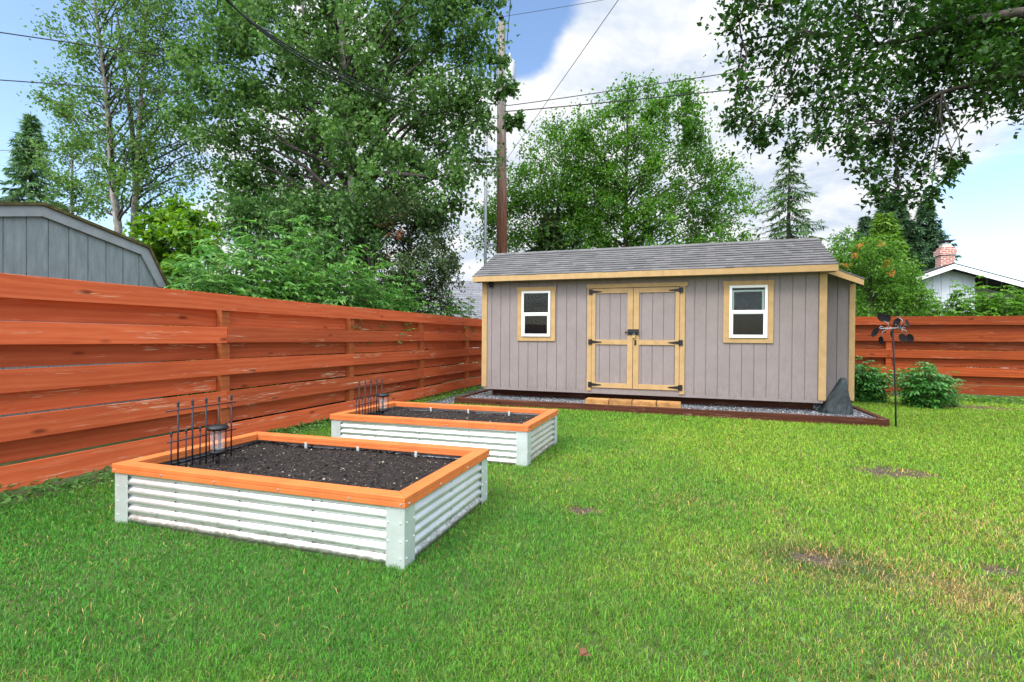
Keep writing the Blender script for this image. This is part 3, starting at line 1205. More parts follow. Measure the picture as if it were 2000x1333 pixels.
# four paving blocks as a step
bx = [(-1.742, -1.30), (-1.288, -.872), (-.86, -.44), (-.428, -.004)]
n = N('stained_block', .85)
v = n.coords((1, 1, 1), 'Object', True)
f = n.noise(v, 7, 8, .7)
blk = n.ramp(f, ((.3, (.22, .10, .03)), (.55, (.46, .23, .07)), (.75, (.58, .33, .12))))
hs = n.new('ShaderNodeHueSaturation')
n.link(n.rng(n.objrand(), 0, 1, .75, 1.15), hs.inputs['Value'])
n.link(blk, hs.inputs['Color'])
n.col(hs.outputs[0]).bump(n.noise(v, 60, 5), .6, .01)
M['block'] = n.m
for k, (a, b) in enumerate(bx):
    q = MB()
    q.box((a - (a + b) / 2, 0, 0), (b - (a + b) / 2, .30, .058))
    q.box((a - (a + b) / 2 + .002, .004, .0615), (b - (a + b) / 2 - .003, .302, .118))
    s = q.build('step_block', M['block'], None, bevel=.004)
    s.location = ((a + b) / 2, 9.53 + random.uniform(-.006, .006), .083)
    s.rotation_euler = (0, 0, random.uniform(-.012, .012))
    tag(s, ['leftmost tan block of the step before the double door', 'second tan step block from the left, before the left door leaf',
            'third tan step block from the left, before the right door leaf', 'greyer rightmost block of the step before the double door'][k],
        'step block', 'four step blocks before the shed door')

# ------------------------------------------------------------------ shed
SY = 10.0
SX0, SX1, SBACK = -4.05, 2.364, 12.2
shed = thing('garden_shed', 'taupe wood garden shed with tan trim and grey shingle roof', 'shed', (0, SY, 0))


def sh(mb_, name, mat_, parent=shed, **kw):
    return mb_.build(name, mat_, parent, origin=None, **kw)


class SB(MB):
    """shed builder: world coordinates in, shed-local coordinates stored"""

    def build(s, name, mats, parent=None, smooth=False, bevel=0.0, origin=None):
        s.v = [(x, y - SY, z) for x, y, z in s.v]
        return MB.build(s, name, mats, parent or shed, smooth, bevel)


def siding(mb_, x0, x1, y, z0, z1, first, pitch=.2032, gw=.014, gd=.012):
    """grooved plywood facing -y"""
    xs = [(x0, 0)]
    g = first
    while g < x1 - gw:
        if g > x0 + gw:
            xs += [(g - gw / 2, 0), (g - gw / 2 + .001, gd), (g + gw / 2 - .001, gd), (g + gw / 2, 0)]
        g += pitch
    xs.append((x1, 0))
    vs, fs = [], []
    for x, d in xs:
        vs += [(x, y + d, z0), (x, y + d, z1)]
    for i in range(len(xs) - 1):
        fs.append((2 * i, 2 * i + 2, 2 * i + 3, 2 * i + 1))
    mb_.quadmesh(vs, fs)


q = SB()
siding(q, SX0, SX1, SY, .318, 2.56, SX0 + .208)
q.quadmesh([(SX0, SY, .318), (SX0, SBACK, .318), (SX0, SBACK, 2.56), (SX0, (SY + SBACK) / 2, 3.22), (SX0, SY, 2.56)], [(0, 4, 3, 2, 1)])
q.quadmesh([(SX1, SY, .318), (SX1, SBACK, .318), (SX1, SBACK, 2.56), (SX1, (SY + SBACK) / 2, 3.22), (SX1, SY, 2.56)], [(0, 1, 2, 3, 4)])
q.quadmesh([(SX0, SBACK, .318), (SX1, SBACK, .318), (SX1, SBACK, 2.56), (SX0, SBACK, 2.56)], [(0, 1, 2, 3)])
q.quadmesh([(SX0, SY, .318), (SX1, SY, .318), (SX1, SBACK, .318), (SX0, SBACK, .318)], [(3, 2, 1, 0)])
q.build('wall', M['taupe'])
q = SB()
q.box((SX0 + .03, SY - .004, .262), (SX1 - .03, SY + .034, .316))
q.build('skirt_board', M['taupe'], bevel=.003)
for yy in (SY + .35, SY + 1.75):
    q = SB()
    q.box((SX0 + .1, yy, .09), (SX1 - .1, yy + .12, .30))
    q.build('skid', M['timber'])
for x0 in (SX0 - .012, SX1 - .105):
    q = SB()
    q.box((x0, SY - .021, .312), (x0 + .115 if x0 < 0 else x0 + .117, SY - .002, 2.535))
    q.build('corner_trim', M['trim'], bevel=.003)
# roof
RY, RZ, EY, EZ = 11.1, 3.332, 9.75, 2.655
RX0, RX1 = -4.175, 2.47
sl = (RZ - EZ) / (RY - EY)
q = SB()
for (ya, yb) in ((EY + .003, RY), (2 * RY - EY - .003, RY)):
    za = EZ - .024
    q.hexa([(RX0, ya, za - .012), (RX1, ya, za - .012), (RX1, yb, RZ - .036), (RX0, yb, RZ - .036)], [(RX0, ya, za), (RX1, ya, za), (RX1, yb, RZ - .024), (RX0, yb, RZ - .024)], 0)
nrow = 11
ls = math.hypot(RY - EY, RZ - EZ)
uy, uz = (RY - EY) / ls, (RZ - EZ) / ls
for side in (1, -1):
    for r in range(nrow):
        s0, s1 = ls * r / nrow - .02, ls * (r + 1) / nrow + .012
        x = RX0 - .012 - (.16 if r % 2 else 0)
        while x < RX1 + .012:
            w = random.choice((.14, .17, .17, .31))
            xa, xb = max(x, RX0 - .012), min(x + w, RX1 + .012)
            th = random.uniform(.017, .024)
            if xb - xa > .02:
                def at_(s, lift, xx):
                    y = EY + uy * s - uz * lift
                    z = EZ - .012 + uz * s + uy * lift
                    return (xx, y if side > 0 else 2 * RY - y, z)
                s0j = s0 + random.uniform(-.004, .004)
                bot = [at_(s0j, .0, xa + .001), at_(s0j, .0, xb - .001), at_(s1, -.012, xb - .001), at_(s1, -.012, xa + .001)]
                top = [at_(s0j, th, xa + .001), at_(s0j, th, xb - .001), at_(s1, .0, xb - .001), at_(s1, .0, xa + .001)]
                if side < 0:
                    bot, top = [bot[i] for i in (1, 0, 3, 2)], [top[i] for i in (1, 0, 3, 2)]
                q.hexa(bot, top, 0)
            x += w
x = RX0
while x < RX1 - .05:
    xb = min(x + .25, RX1 + .01)
    for sg in (1, -1):
        q.quadmesh([(x, RY, RZ + .012), (xb - .002, RY, RZ + .016), (xb - .002, RY - sg * .13, RZ - .13 * sl + .016), (x, RY - sg * .13, RZ - .13 * sl + .012)], [(0, 1, 2, 3)])
    x += .25
q.build('roof', M['shingle'])
q = SB()
q.box((RX0 - .008, EY - .022, 2.528), (-.35, EY, 2.638))
q.box((-.348, EY - .022, 2.528), (RX1 + .008, EY, 2.638))
q.build('fascia', M['trim'], bevel=.003)
q = SB()
q.quadmesh([(RX0, EY, 2.533), (RX1, EY, 2.533), (RX1, SY - .001, 2.533), (RX0, SY - .001, 2.533)], [(3, 2, 1, 0)])
q.build('soffit', M['taupe'])
for x0 in (RX0, RX1 - .02):
    q = SB()
    for sg in (1, -1):
        ya, yb = (EY, RY) if sg > 0 else (2 * RY - EY, RY)
        bot = [(x0, ya, 2.53), (x0 + .02, ya, 2.53), (x0 + .02, yb, RZ - .13), (x0, yb, RZ - .13)]
        top = [(x0, ya, 2.628), (x0 + .02, ya, 2.628), (x0 + .02, yb, RZ - .040), (x0, yb, RZ - .040)]
        q.hexa(bot, top)
    q.build('rake_board', M['trim'])
q = SB()
q.lathe([(.0, 0), (.035, .0), (.05, .03), (.05, .09), (.03, .1)], (SX0 + .205, SY - .06, 2.43), 14)
q.build('eave_lamp', M['black_metal'], smooth=True)

# lean-to closet at the right end, set back
LY = 10.8
q = SB()
siding(q, SX1 + .003, 2.945, LY, .22, 2.62, 2.735)
q.quadmesh([(2.94, LY, .25), (2.94, SBACK - .2, .25), (2.94, SBACK - .2, 2.42), (2.94, LY, 2.42)], [(0, 1, 2, 3)])
ltw = q.build('lean_to_wall', M['taupe'])
q = SB()
q.box((2.925, LY - .024, .247), (3.02, LY - .003, 2.405))
q.build('corner_trim', M['trim'], bevel=.003)
q = SB()
q.hexa([(SX1 + .002, LY - .42, 2.615), (3.035, LY - .42, 2.335), (3.035, LY - .395, 2.335), (SX1 + .002, LY - .395, 2.615)],
       [(SX1 + .002, LY - .42, 2.735), (3.035, LY - .42, 2.432), (3.035, LY - .395, 2.432), (SX1 + .002, LY - .395, 2.735)])
q.build('rake_board', M['trim'], bevel=.003)
q = SB()
q.hexa([(SX1 + .002, LY - .425, 2.737), (3.05, LY - .425, 2.434), (3.05, SBACK - .1, 2.434), (SX1 + .002, SBACK - .1, 2.737)],
       [(SX1 + .002, LY - .425, 2.762), (3.05, LY - .425, 2.459), (3.05, SBACK - .1, 2.459), (SX1 + .002, SBACK - .1, 2.762)])
q.build('lean_to_roof', M['shingle'])

# double door
DY = SY - .012
q = SB()
q.box((-1.812, SY - .034, 2.357), (.094, SY - .002, 2.437))
q.build('door_header', M['trim'], bevel=.003)
for x0, x1 in ((-1.796, -1.707), (-.040, .052)):
    q = SB()
    q.box((x0, SY - .026, .318), (x1, SY - .002, 2.355))
    q.build('door_jamb', M['trim'], bevel=.003)
q = SB()
q.box((-1.704, SY - .010, .268), (-.042, SY - .0055, .385))
q.build('threshold_board', M['taupe'])
for (x0, x1, hs_, st0, st1) in ((-1.702, -.903, 0, .075, .105), (-.893, -.046, 1, .105, .075)):
    d = SB()
    siding(d, x0 + .01, x1 - .01, SY - .014, .40, 2.335, x0 + .155)
    door = d.build('door', M['taupe'])
    f = SB()
    f.box((x0, SY - .036, .388), (x0 + st0, SY - .0155, 2.345))
    f.box((x1 - st1, SY - .036, .388), (x1, SY - .0155, 2.345))
    for z0, z1 in ((.388, .484), (1.243, 1.338), (2.250, 2.345)):
        f.box((x0 + st0 + .001, SY - .034, z0), (x1 - st1 - .001, SY - .0155, z1))
    f.v = [(x, y - SY, z) for x, y, z in f.v]
    MB.build(f, 'door_frame', M['trim'], door, bevel=.0025)
    xj = x0 if hs_ == 0 else x1
    sg = 1 if hs_ == 0 else -1
    for z in (.445, 1.292, 2.285):
        h = SB()
        h.box((xj - sg * .006, SY - .044, z - .052), (xj - sg * .062, SY - .0375, z + .052))
        h.tube([(xj, SY - .046, z - .055), (xj, SY - .046, z + .055)], .009, 8)
        h.prism([(xj + sg * .006, z - .032), (xj + sg * .20, z - .006), (xj + sg * .20, z + .006), (xj + sg * .006, z + .032)][::sg], 1, SY - .044, SY - .0375)
        h.v = [(x, y - SY, z_) for x, y, z_ in h.v]
        MB.build(h, 'hinge', M['black_metal'], door)
q = SB()
q.box((-1.00, SY - .056, 1.435), (-.79, SY - .0375, 1.545))
q.tube([(-1.045, SY - .066, 1.49), (-.80, SY - .066, 1.49)], .013, 8)
q.tube([(-1.035, SY - .066, 1.49), (-1.035, SY - .066, 1.455)], .011, 8)
for x in (-.96, -.90, -.83):
    q.box((x - .010, SY - .083, 1.468), (x + .010, SY - .0565, 1.512))
q.build('slide_bolt', M['black_metal'], bevel=.002)
q = SB()
q.box((-.905, SY - .078, 1.375), (-.853, SY - .052, 1.425))
q.tube([(-.895, SY - .065, 1.42), (-.895, SY - .065, 1.462), (-.879, SY - .065, 1.476), (-.863, SY - .065, 1.462), (-.863, SY - .065, 1.42)], .0048, 7, mi=1)
q.build('padlock', [M['brass'], M['steelgrey']], bevel=.002)
q = SB()
q.box((-.871, SY - .045, 1.235), (-.836, SY - .037, 1.335))
q.lathe([(.008, 0), (.017, .008), (.017, .02), (.008, .026)], (-.853, SY - .055, 1.28), 10)
q.build('door_handle', M['black_metal'], smooth=False)

# windows
n = N('wrinkled_cloth', .55)
v = n.coords((2, 2, 9))
f = n.noise(v, 4.0, 5, .6, 1.2)
n.col(n.ramp(f, ((.35, (.008, .012, .022)), (.6, (.04, .055, .085)), (.75, (.12, .15, .2))))).bump(f, 1.0, .05)
M['cloth'] = n.m


def window(x0, x1, z0, z1, hx0, hx1, label, cloth):
    """x0..z1: outside of the tan surround; the head board is a little wider"""
    o = thing('window', None, None)
    o.parent = shed
    if label:
        o['label'] = label
    lx, rx = x0 + .098, x1 - .100
    zt, zb = z1 - .088, z0 + .094

    def B(name, boxes, m, bev=.002):
        q_ = MB()
        for a, b in boxes:
            q_.box((a[0], a[1], a[2]), (b[0], b[1], b[2]))
        return q_.build(name, m, o, bevel=bev)
    B('surround', [((hx0, -.030, z1 - .085), (hx1, -.002, z1)), ((x0, -.026, z0), (x1, -.002, z0 + .09)), ((x0, -.026, z0 + .0905), (lx, -.002, z1 - .0855)), ((rx, -.026, z0 + .0905), (x1, -.002, z1 - .0855))], M['trim'], .003)
    fw = .042
    mid = (zt + zb) / 2 + .005
    B('frame', [((lx, -.05, zb), (lx + fw, -.003, zt)), ((rx - fw, -.05, zb), (rx, -.003, zt)), ((lx + fw + .0005, -.05, zt - fw), (rx - fw - .0005, -.003, zt)),
                ((lx + fw + .0005, -.05, zb), (rx - fw - .0005, -.003, zb + .034)), ((lx + fw + .0005, -.053, mid - .026), (rx - fw - .0005, -.003, mid + .022))], M['white'])
    a, b, c, d = lx + fw + .001, rx - fw - .001, zb + .035, mid - .027
    s = .02
    B('lower_sash', [((a, -.044, c), (a + s, -.004, d)), ((b - s, -.044, c), (b, -.004, d)), ((a + s + .0005, -.044, c), (b - s - .0005, -.004, c + s)), ((a + s + .0005, -.044, d - s), (b - s - .0005, -.004, d))], M['white'])
    B('pane', [((a + s, -.024, c + s), (b - s, -.021, d - s))], M['glass'], 0)
    B('pane', [((a, -.036, mid + .023), (b, -.033, zt - fw - .001))], M['glass'], 0)
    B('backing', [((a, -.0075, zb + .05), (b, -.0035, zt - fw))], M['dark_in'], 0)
    if cloth:
        e, g, t_ = a + .035, b - .045, zt - fw - .07
        B('inner_sash', [((a + .006, -.022, mid + .024), (e, -.012, t_ + .03)), ((g, -.022, mid + .024), (b - .006, -.012, t_ + .03)), ((e + .0005, -.022, t_), (g - .0005, -.012, t_ + .03))], M['palegreen'])
        q_ = MB()
        vs, fs = [], []
        nx, nz = 24, 14
        for i in range(nx + 1):
            t = i / nx
            lo = mid + .055 - .032 * math.sin(math.pi * t)
            for j in range(nz + 1):
                z = t_ + (lo - t_) * j / nz
                y = -.015 + .0022 * math.sin(j * 2.1 + 2.5 * math.sin(math.pi * t)) + .0012 * math.sin(i * .9 + j)
                vs.append((e + (g - e) * t, y, z))
        for i in range(nx):
            for j in range(nz):
                k = i * (nz + 1) + j
                fs.append((k, k + 1, k + nz + 2, k + nz + 1))
        q_.quadmesh(vs, fs)
        q_.build('curtain', M['cloth'], o, True)


window(-3.262, -2.452, 1.298, 2.414, -3.281, -2.437, None, False)
window(.72, 1.545, 1.30, 2.430, .709, 1.556, 'window with dark wrinkled cloth hung in its upper half', True)

# dark stone wedge before the lean-to
n = N('blue_green_rock', .6)
v = n.coords((1, 1, 1))
f = n.noise(v, 5, 9, .68, .4)
n.col(n.ramp(f, ((.3, (.003, .006, .007)), (.55, (.011, .021, .024)), (.74, (.06, .09, .095))))).bump(f, 1.0, .04)
M['rock'] = n.m
q = MB()
prof = [(0, .48, .36), (.12, .445, .35), (.3, .36, .31), (.5, .27, .27), (.7, .185, .22), (.86, .125, .16), (.97, .085, .11), (1.0, .04, .06)]
vs, fs = [], []
k = 28
for i, (t, hx, hy) in enumerate(prof):
    for j in range(k):
        a = 2 * math.pi * j / k
        ca, sa = math.cos(a), math.sin(a)
        ex = abs(ca) ** .6 * (1 if ca > 0 else -1)
        ey = abs(sa) ** .6 * (1 if sa > 0 else -1)
        w = 1 + .07 * math.sin(3 * a + i * 1.3) + random.uniform(-.05, .05)
        vs.append((ex * hx * .52 * w + .13 * t, ey * hy * .52 * w + .05 * t, t * .62 + random.uniform(-.008, .008)))
for i in range(len(prof) - 1):
    for j in range(k):
        fs.append((i * k + j, i * k + (j + 1) % k, (i + 1) * k + (j + 1) % k, (i + 1) * k + j))
fs.append(tuple((len(prof) - 1) * k + j for j in range(k)))
q.quadmesh(vs, fs)
rk = q.build('rock', M['rock'], None, False)
rk.location = (2.515, 9.98, .095)
tag(rk, 'dark blue green pointed stone on gravel beside the shed corner', 'rock')

# ------------------------------------------------------------------ wind spinner
sp_o = thing('wind_spinner', 'dark metal garden wind spinner with round petals on a tall rod', 'wind spinner', (3.188, 9.36, 0))
q = MB()
q.tube([(0, 0, -.05), (-.012, 0, .5), (-.035, 0, 1.0), (-.06, 0, 1.56)], .0125, 8)
q.build('rod', M['iron'], sp_o, True)
q = MB()
q.tube([(-.225, 0, 1.55), (.10, -.02, 1.565)], .010, 8)
q.build('cross_arm', M['steelgrey'], sp_o, True)


def petal(c, nrm, r, root, squash=.78):
    c, nrm = np.array(c), unit(np.array(nrm, float))
    a = unit(np.cross(nrm, (0, 0, 1.0)))
    b = np.cross(nrm, a)
    # long axis points away from the root
    w = np.array(root) - c
    w = w - nrm * (w @ nrm)
    if np.linalg.norm(w) > 1e-3:
        b = unit(w)
        a = np.cross(b, nrm)
    q_ = MB()
    vs, fs = [], []
    k_ = 18
    rings = (0, .35, .7, 1.0)
    for rr in rings:
        for j in range(k_):
            t = 2 * math.pi * j / k_
            vs.append(c + a * r * squash * rr * math.cos(t) + b * r * rr * math.sin(t) + nrm * .22 * r * rr * rr)
    for i in range(3):
        for j in range(k_):
            fs.append((i * k_ + j, i * k_ + (j + 1) % k_, (i + 1) * k_ + (j + 1) % k_, (i + 1) * k_ + j))
    q_.quadmesh(vs, fs)
    o_ = q_.build('petal', M['petal'], sp_o, False)
    md = o_.modifiers.new('solid', 'SOLIDIFY')
    md.thickness = .004
    s_ = MB()
    e = c + b * r * .8
    rt = np.array(root, float)
    mid_ = (e + rt) / 2 + nrm * .05 + np.array((0, 0, .02))
    s_.tube([rt, mid_, e], .005, 6)
    s_.build('petal_arm', M['steelgrey'], o_, True)


hubL, hubR = (-.10, .05, 1.555), (.02, -.04, 1.56)
for c, nrm, r, rt in (((-.205, .06, 1.735), (.25, -1, .1), .088, hubL), ((-.115, .07, 1.715), (-.3, -1, .2), .075, hubL), ((-.275, .02, 1.49), (-.85, -.4, .35), .095, hubL),
                      ((-.185, .05, 1.37), (-.9, -.35, -.1), .075, hubL), ((-.055, .10, 1.46), (.85, -.5, .1), .075, hubL),
                      ((-.02, -.06, 1.645), (-.8, -.5, .45), .085, hubR), ((.10, -.05, 1.63), (.75, -.5, .4), .085, hubR), ((.035, -.09, 1.40), (.15, -1, .35), .085, hubR),
                      ((.145, -.03, 1.405), (.35, -1, -.1), .085, hubR), ((.005, .05, 1.79), (.9, -.35, .2), .07, hubR)):
    petal(c, nrm, r * .86, rt)

# ------------------------------------------------------------------ neighbour's gambrel shed
NX = -6.8
n = N('blue_grey_paint', .75)
v = n.coords((1, 1, 1))
f = n.noise(n.coords((6, 6, 1.2)), 3, 6, .6)
n.col(n.ramp(f, ((.3, (.125, .16, .165)), (.7, (.20, .245, .25))))).bump(n.noise(v, 70, 4), .4, .005)
M['bluegrey'] = n.m
M['bluegrey_trim'] = plain('grey_trim_paint', (.235, .265, .275), .7, 0, .15, 9, .25)
M['moss_roof'] = plain('mossy_roof', (.085, .075, .028), .95, 0, .6, 14, .6, 60)
ns = thing('gambrel_shed', 'blue grey neighbour shed with barn shaped roof behind the fence', 'shed', (NX, 3.63, 0))
gp = [(1.43, 2.02), (1.165, 2.52), (0.0, 2.80), (-1.165, 2.52), (-1.43, 2.02)]
q = MB()
ys = [-1.39]
g = -1.33
while g < 1.38:
    ys += [g - .006, g - .005, g + .005, g + .006]
    g += .2
ys.append(1.39)


def gz(y):
    y = abs(y)
    return 2.72 - (2.72 - 2.46) * y / 1.13 if y < 1.13 else 2.46 - (y - 1.13) / .26 * .48


vs, fs = [], []
for i, y in enumerate(ys):
    dd = -.010 if (i % 4 in (2, 3) and 0 < i < len(ys) - 1) else 0
    vs += [(dd, y, 0), (dd, y, gz(y))]
for i in range(len(ys) - 1):
    fs.append((2 * i, 2 * i + 2, 2 * i + 3, 2 * i + 1))
q.quadmesh(vs, fs)
for s_ in (-1, 1):
    q.quadmesh([(0, s_ * 1.39, 0), (-3, s_ * 1.39, 0), (-3, s_ * 1.39, 2.0), (0, s_ * 1.39, 2.0)], [(0, 1, 2, 3)])
q.quadmesh([(-3, y, z) for y, z in ((-1.39, 0), (1.39, 0), (1.39, 1.98), (1.13, 2.46), (0, 2.72), (-1.13, 2.46), (-1.39, 1.98))], [tuple(range(7))])
q.build('wall', M['bluegrey'], ns)
gi = [(1.43 - .118, 2.02), (1.165 - .085, 2.52 - .095), (0.0, 2.80 - .12), (-1.165 + .085, 2.52 - .095), (-1.43 + .118, 2.02)]
for k in range(4):
    q = MB()
    q.prism([gp[k], gp[k + 1], gi[k + 1], gi[k]], 0, .012, .034)
    q.build('rake_board', M['bluegrey_trim'], ns, bevel=.002)
q = MB()
for (y0, z0), (y1, z1) in zip(gp[:-1], gp[1:]):
    q.hexa([(-3.1, y0, z0 + .002), (.06, y0, z0 + .002), (.06, y1, z1 + .002), (-3.1, y1, z1 + .002)], [(-3.1, y0 * 1.012, z0 + .035), (.06, y0 * 1.012, z0 + .035), (.06, y1 * 1.012, z1 + .035), (-3.1, y1 * 1.012, z1 + .035)])
q.build('roof', M['moss_roof'], ns)

# pale ribbed lean-to roof beyond it
o = thing('ribbed_canopy', 'pale ribbed low canopy just past the blue grey shed', 'canopy', (-7.0, 5.8, 0))
q = MB()
vs, fs = [], []
for i in range(41):
    y = -.62 + 1.9 * i / 40
    w = .012 * math.cos(i * math.pi / 2)
    vs += [(.25, y, 1.90 + w), (-1.6, y, 2.10 + w)]
for i in range(40):
    fs.append((2 * i, 2 * i + 1, 2 * i + 3, 2 * i + 2))
q.quadmesh(vs, fs)
q.build('ribbed_sheet', M['white'], o)
q = MB()
for x, y in ((.2, -.55), (.2, 1.2), (-1.5, -.55), (-1.5, 1.2)):
    q.box((x - .04, y - .04, 0), (x + .04, y + .04, 1.88 if x > 0 else 2.06))
q.build('support', M['bark'], o)

# ------------------------------------------------------------------ far houses
n = N('red_brick', .85)
br = n.new('ShaderNodeTexBrick')
br.inputs['Color1'].default_value = (.30, .075, .05, 1)
br.inputs['Color2'].default_value = (.42, .13, .085, 1)
br.inputs['Mortar'].default_value = (.55, .5, .46, 1)
br.inputs['Scale'].default_value = 1.0
br.inputs['Brick Width'].default_value = .21
br.inputs['Row Height'].default_value = .078
br.inputs['Mortar Size'].default_value = .012
tcn = n.new('ShaderNodeTexCoord')
sx = n.new('ShaderNodeSeparateXYZ')
n.link(tcn.outputs['Object'], sx.inputs[0])
ad = n.new('ShaderNodeMath', operation='ADD')
n.link(sx.outputs[0], ad.inputs[0])
n.link(sx.outputs[1], ad.inputs[1])
cb = n.new('ShaderNodeCombineXYZ')
n.link(ad.outputs[0], cb.inputs[0])
n.link(sx.outputs[2], cb.inputs[1])
n.link(cb.outputs[0], br.inputs['Vector'])
n.col(br.outputs['Color'])
M['brick'] = n.m
M['housewall'] = plain('white_grey_siding', (.52, .56, .60), .75, 0, .08, 6, .15)
M['darkroof'] = plain('dark_roof', (.035, .034, .034), .9, 0, .3, 8, .2)
HY = 24.0
hs_o = thing('house', 'white house with low gable and brick chimney beyond the back fence', 'house', (9.78, HY, -0.08))


def HB(name, mb_, mat_, **kw):
    return mb_.build(name, mat_, hs_o, **kw)


q = MB()
q.prism([(-1.08, 0), (.88, 0), (.88, 3.95), (0, 4.22), (-1.08, 3.80)], 1, 0, 7)
for x in np.arange(-1.0, .88, .28):
    q.box((x - .02, -.02, 0), (x + .02, -.001, 4.2 - abs(x) * .33))
HB('wall', q, M['housewall'])
q = MB()
q.prism([(-3.4, 0), (-1.081, 0), (-1.081, 3.80), (-3.4, 2.95)], 1, 1.2, 6.9)
q.prism([(.881, 0), (8, 0), (8, 1.9), (.881, 3.95)], 1, 1.3, 6.9)
HB('side_wall', q, M['housewall'])
q = MB()
for sx_, sl_ in ((-1, .385), (1, .365)):
    L_ = 3.5 if sx_ < 0 else 8.2
    q.hexa([(0, -.5, 4.24), (sx_ * L_, -.5, 4.24 - L_ * sl_), (sx_ * L_, 7.2, 4.24 - L_ * sl_), (0, 7.2, 4.24)][::sx_], [(0, -.5, 4.42), (sx_ * L_, -.5, 4.42 - L_ * sl_), (sx_ * L_, 7.2, 4.42 - L_ * sl_), (0, 7.2, 4.42)][::sx_])
rf = HB('roof', q, M['darkroof'])
q = MB()
for sx_, sl_ in ((-1, .385), (1, .365)):
    L_ = 3.5 if sx_ < 0 else 8.2
    q.hexa([(0, -.53, 4.19), (sx_ * L_, -.53, 4.19 - L_ * sl_), (sx_ * L_, -.503, 4.19 - L_ * sl_), (0, -.503, 4.19)][::sx_], [(0, -.53, 4.37), (sx_ * L_, -.53, 4.37 - L_ * sl_), (sx_ * L_, -.503, 4.37 - L_ * sl_), (0, -.503, 4.37)][::sx_])
HB('fascia', q, M['white'])
q = MB()
q.box((.30, 1.25, 3.9), (.76, 1.75, 4.98))
q.box((.25, 1.2, 4.98), (.81, 1.80, 5.2))
q.box((.31, 1.26, 5.2), (.75, 1.74, 5.3))
q.build('chimney', M['brick'], rf)
q = MB()
q.box((.38, 1.34, 5.3), (.68, 1.66, 5.46))
q.build('flue', M['concrete'], rf)
q = MB()
q.box((.28, 1.24, 5.56), (.78, 1.76, 5.59))
for x, y in ((.41, 1.37), (.65, 1.37), (.41, 1.63), (.65, 1.63)):
    q.box((x - .012, y - .012, 5.46), (x + .012, y + .012, 5.56))
q.build('chimney_cap', M['black_metal'], rf)
for x0, x1, z0, z1, yy in ((1.25, 2.35, 2.2, 3.2, 1.3), (2.6, 3.7, 1.95, 2.8, 1.3), (-2.3, -1.5, 2.0, 3.0, 1.2)):
    q = MB()
    q.box((x0 - .07, yy - .05, z0 - .07), (x1 + .07, yy - .002, z1 + .07))
    w_ = HB('window', q, M['white'])
    q = MB()
    q.box((x0, yy - .056, z0), (x1, yy - .0505, z1))
    q.build('pane', M['dark_in'], w_)

# grey roofed house glimpsed left of the shed
gh = thing('house', 'grey shingle roofed house glimpsed between fence and shed', 'house', tuple(P(915, 600, 30) * np.array((1, 1, 0))), math.radians(18))
q = MB()
q.box((-5, .5, 0), (4, 6.5, 2.3))
q.build('wall', M['housewall'], gh)
q = MB()
q.hexa([(-5.4, 0, 2.2), (4.4, 0, 2.2), (4.4, 3.5, 4.95), (-5.4, 3.5, 4.95)], [(-5.4, 0, 2.35), (4.4, 0, 2.35), (4.4, 3.5, 5.1), (-5.4, 3.5, 5.1)])
q.hexa([(-5.4, 7, 2.2), (-5.4, 3.5, 4.95), (4.4, 3.5, 4.95), (4.4, 7, 2.2)], [(-5.4, 7, 2.35), (-5.4, 3.5, 5.1), (4.4, 3.5, 5.1), (4.4, 7, 2.35)])
n = N('far_shingle', .9)
v = n.coords((1, 1, 1))
bk = n.new('ShaderNodeTexBrick')
for k_, c_ in (('Color1', (.13, .135, .15, 1)), ('Color2', (.19, .195, .21, 1)), ('Mortar', (.07, .07, .08, 1))):
    bk.inputs[k_].default_value = c_
bk.inputs['Scale'].default_value = 1.0
bk.inputs['Brick Width'].default_value = .9
bk.inputs['Row Height'].default_value = .17
bk.inputs['Mortar Size'].default_value = .02
n.link(v, bk.inputs['Vector'])
n.col(bk.outputs['Color'])
q.build('roof', n.m, gh)

# ------------------------------------------------------------------ utility pole and lines
pb = np.array((-5.93, 16.5, 0))
up_o = thing('utility_pole', 'tall weathered wooden utility pole with transformer behind the shed', 'utility pole', tuple(pb))
q = MB()
q.tube([(0, 0, 0), (-.07, 0, 6), (-.14, 0, 12.3)], [.215, .18, .135], 14)
q.build('pole_shaft', M['pole'], up_o, True)
q = MB()
q.lathe([(.0, 0), (.20, .0), (.215, .04), (.215, .82), (.19, .9), (.06, .93), (.06, 1.0)], (.20, -.05, 10.0), 20)
q.lathe([(.03, 0), (.055, .03), (.03, .06), (.05, .09), (.02, .2)], (.20, -.05, 11.0), 10)
q.build('transformer', M['steelgrey'], up_o, True)
q = MB()
q.tube([(-.14, 0, 12.25), (-.14, 0, 12.5)], .02, 6)
q.lathe([(.03, 0), (.10, .02), (.10, .06), (.05, .09), (.07, .12), (.03, .16)], (-.14, 0, 12.45), 10)
q.build('insulator', M['black_metal'], up_o, True)
q = MB()
q.tube([(-.655, -.05, 0), (-.655, -.05, 10.3)], .052, 10)
q.build('conduit', M['steelgrey'], up_o, True)
q = MB()
for z in (9.9, 7.2, 4.6):
    q.box((-.66, -.07, z - .04), (-.08, -.02, z + .04))
q.build('standoff', M['steelgrey'], up_o)
q = MB()
q.tube([(-.1, -.05, 8.55), (-.5, -.6, 8.75), (-.95, -1.3, 8.8)], .03, 7)
q.build('lamp_arm', M['steelgrey'], up_o, True)
q = MB()
q.prism([(-.10, 0), (.22, .0), (.22, .07), (.05, .14), (-.10, .10)], 1, -.10, .10)
lh = q.build('lamp_head', M['steelgrey'], up_o, bevel=.02)
lh.location = (-1.02, -1.4, 8.72)
lh.rotation_euler = (0, 0, math.radians(55))

M['cable'] = plain('black_cable', (.02, .02, .022), .6, 0, .2, 10, 0)


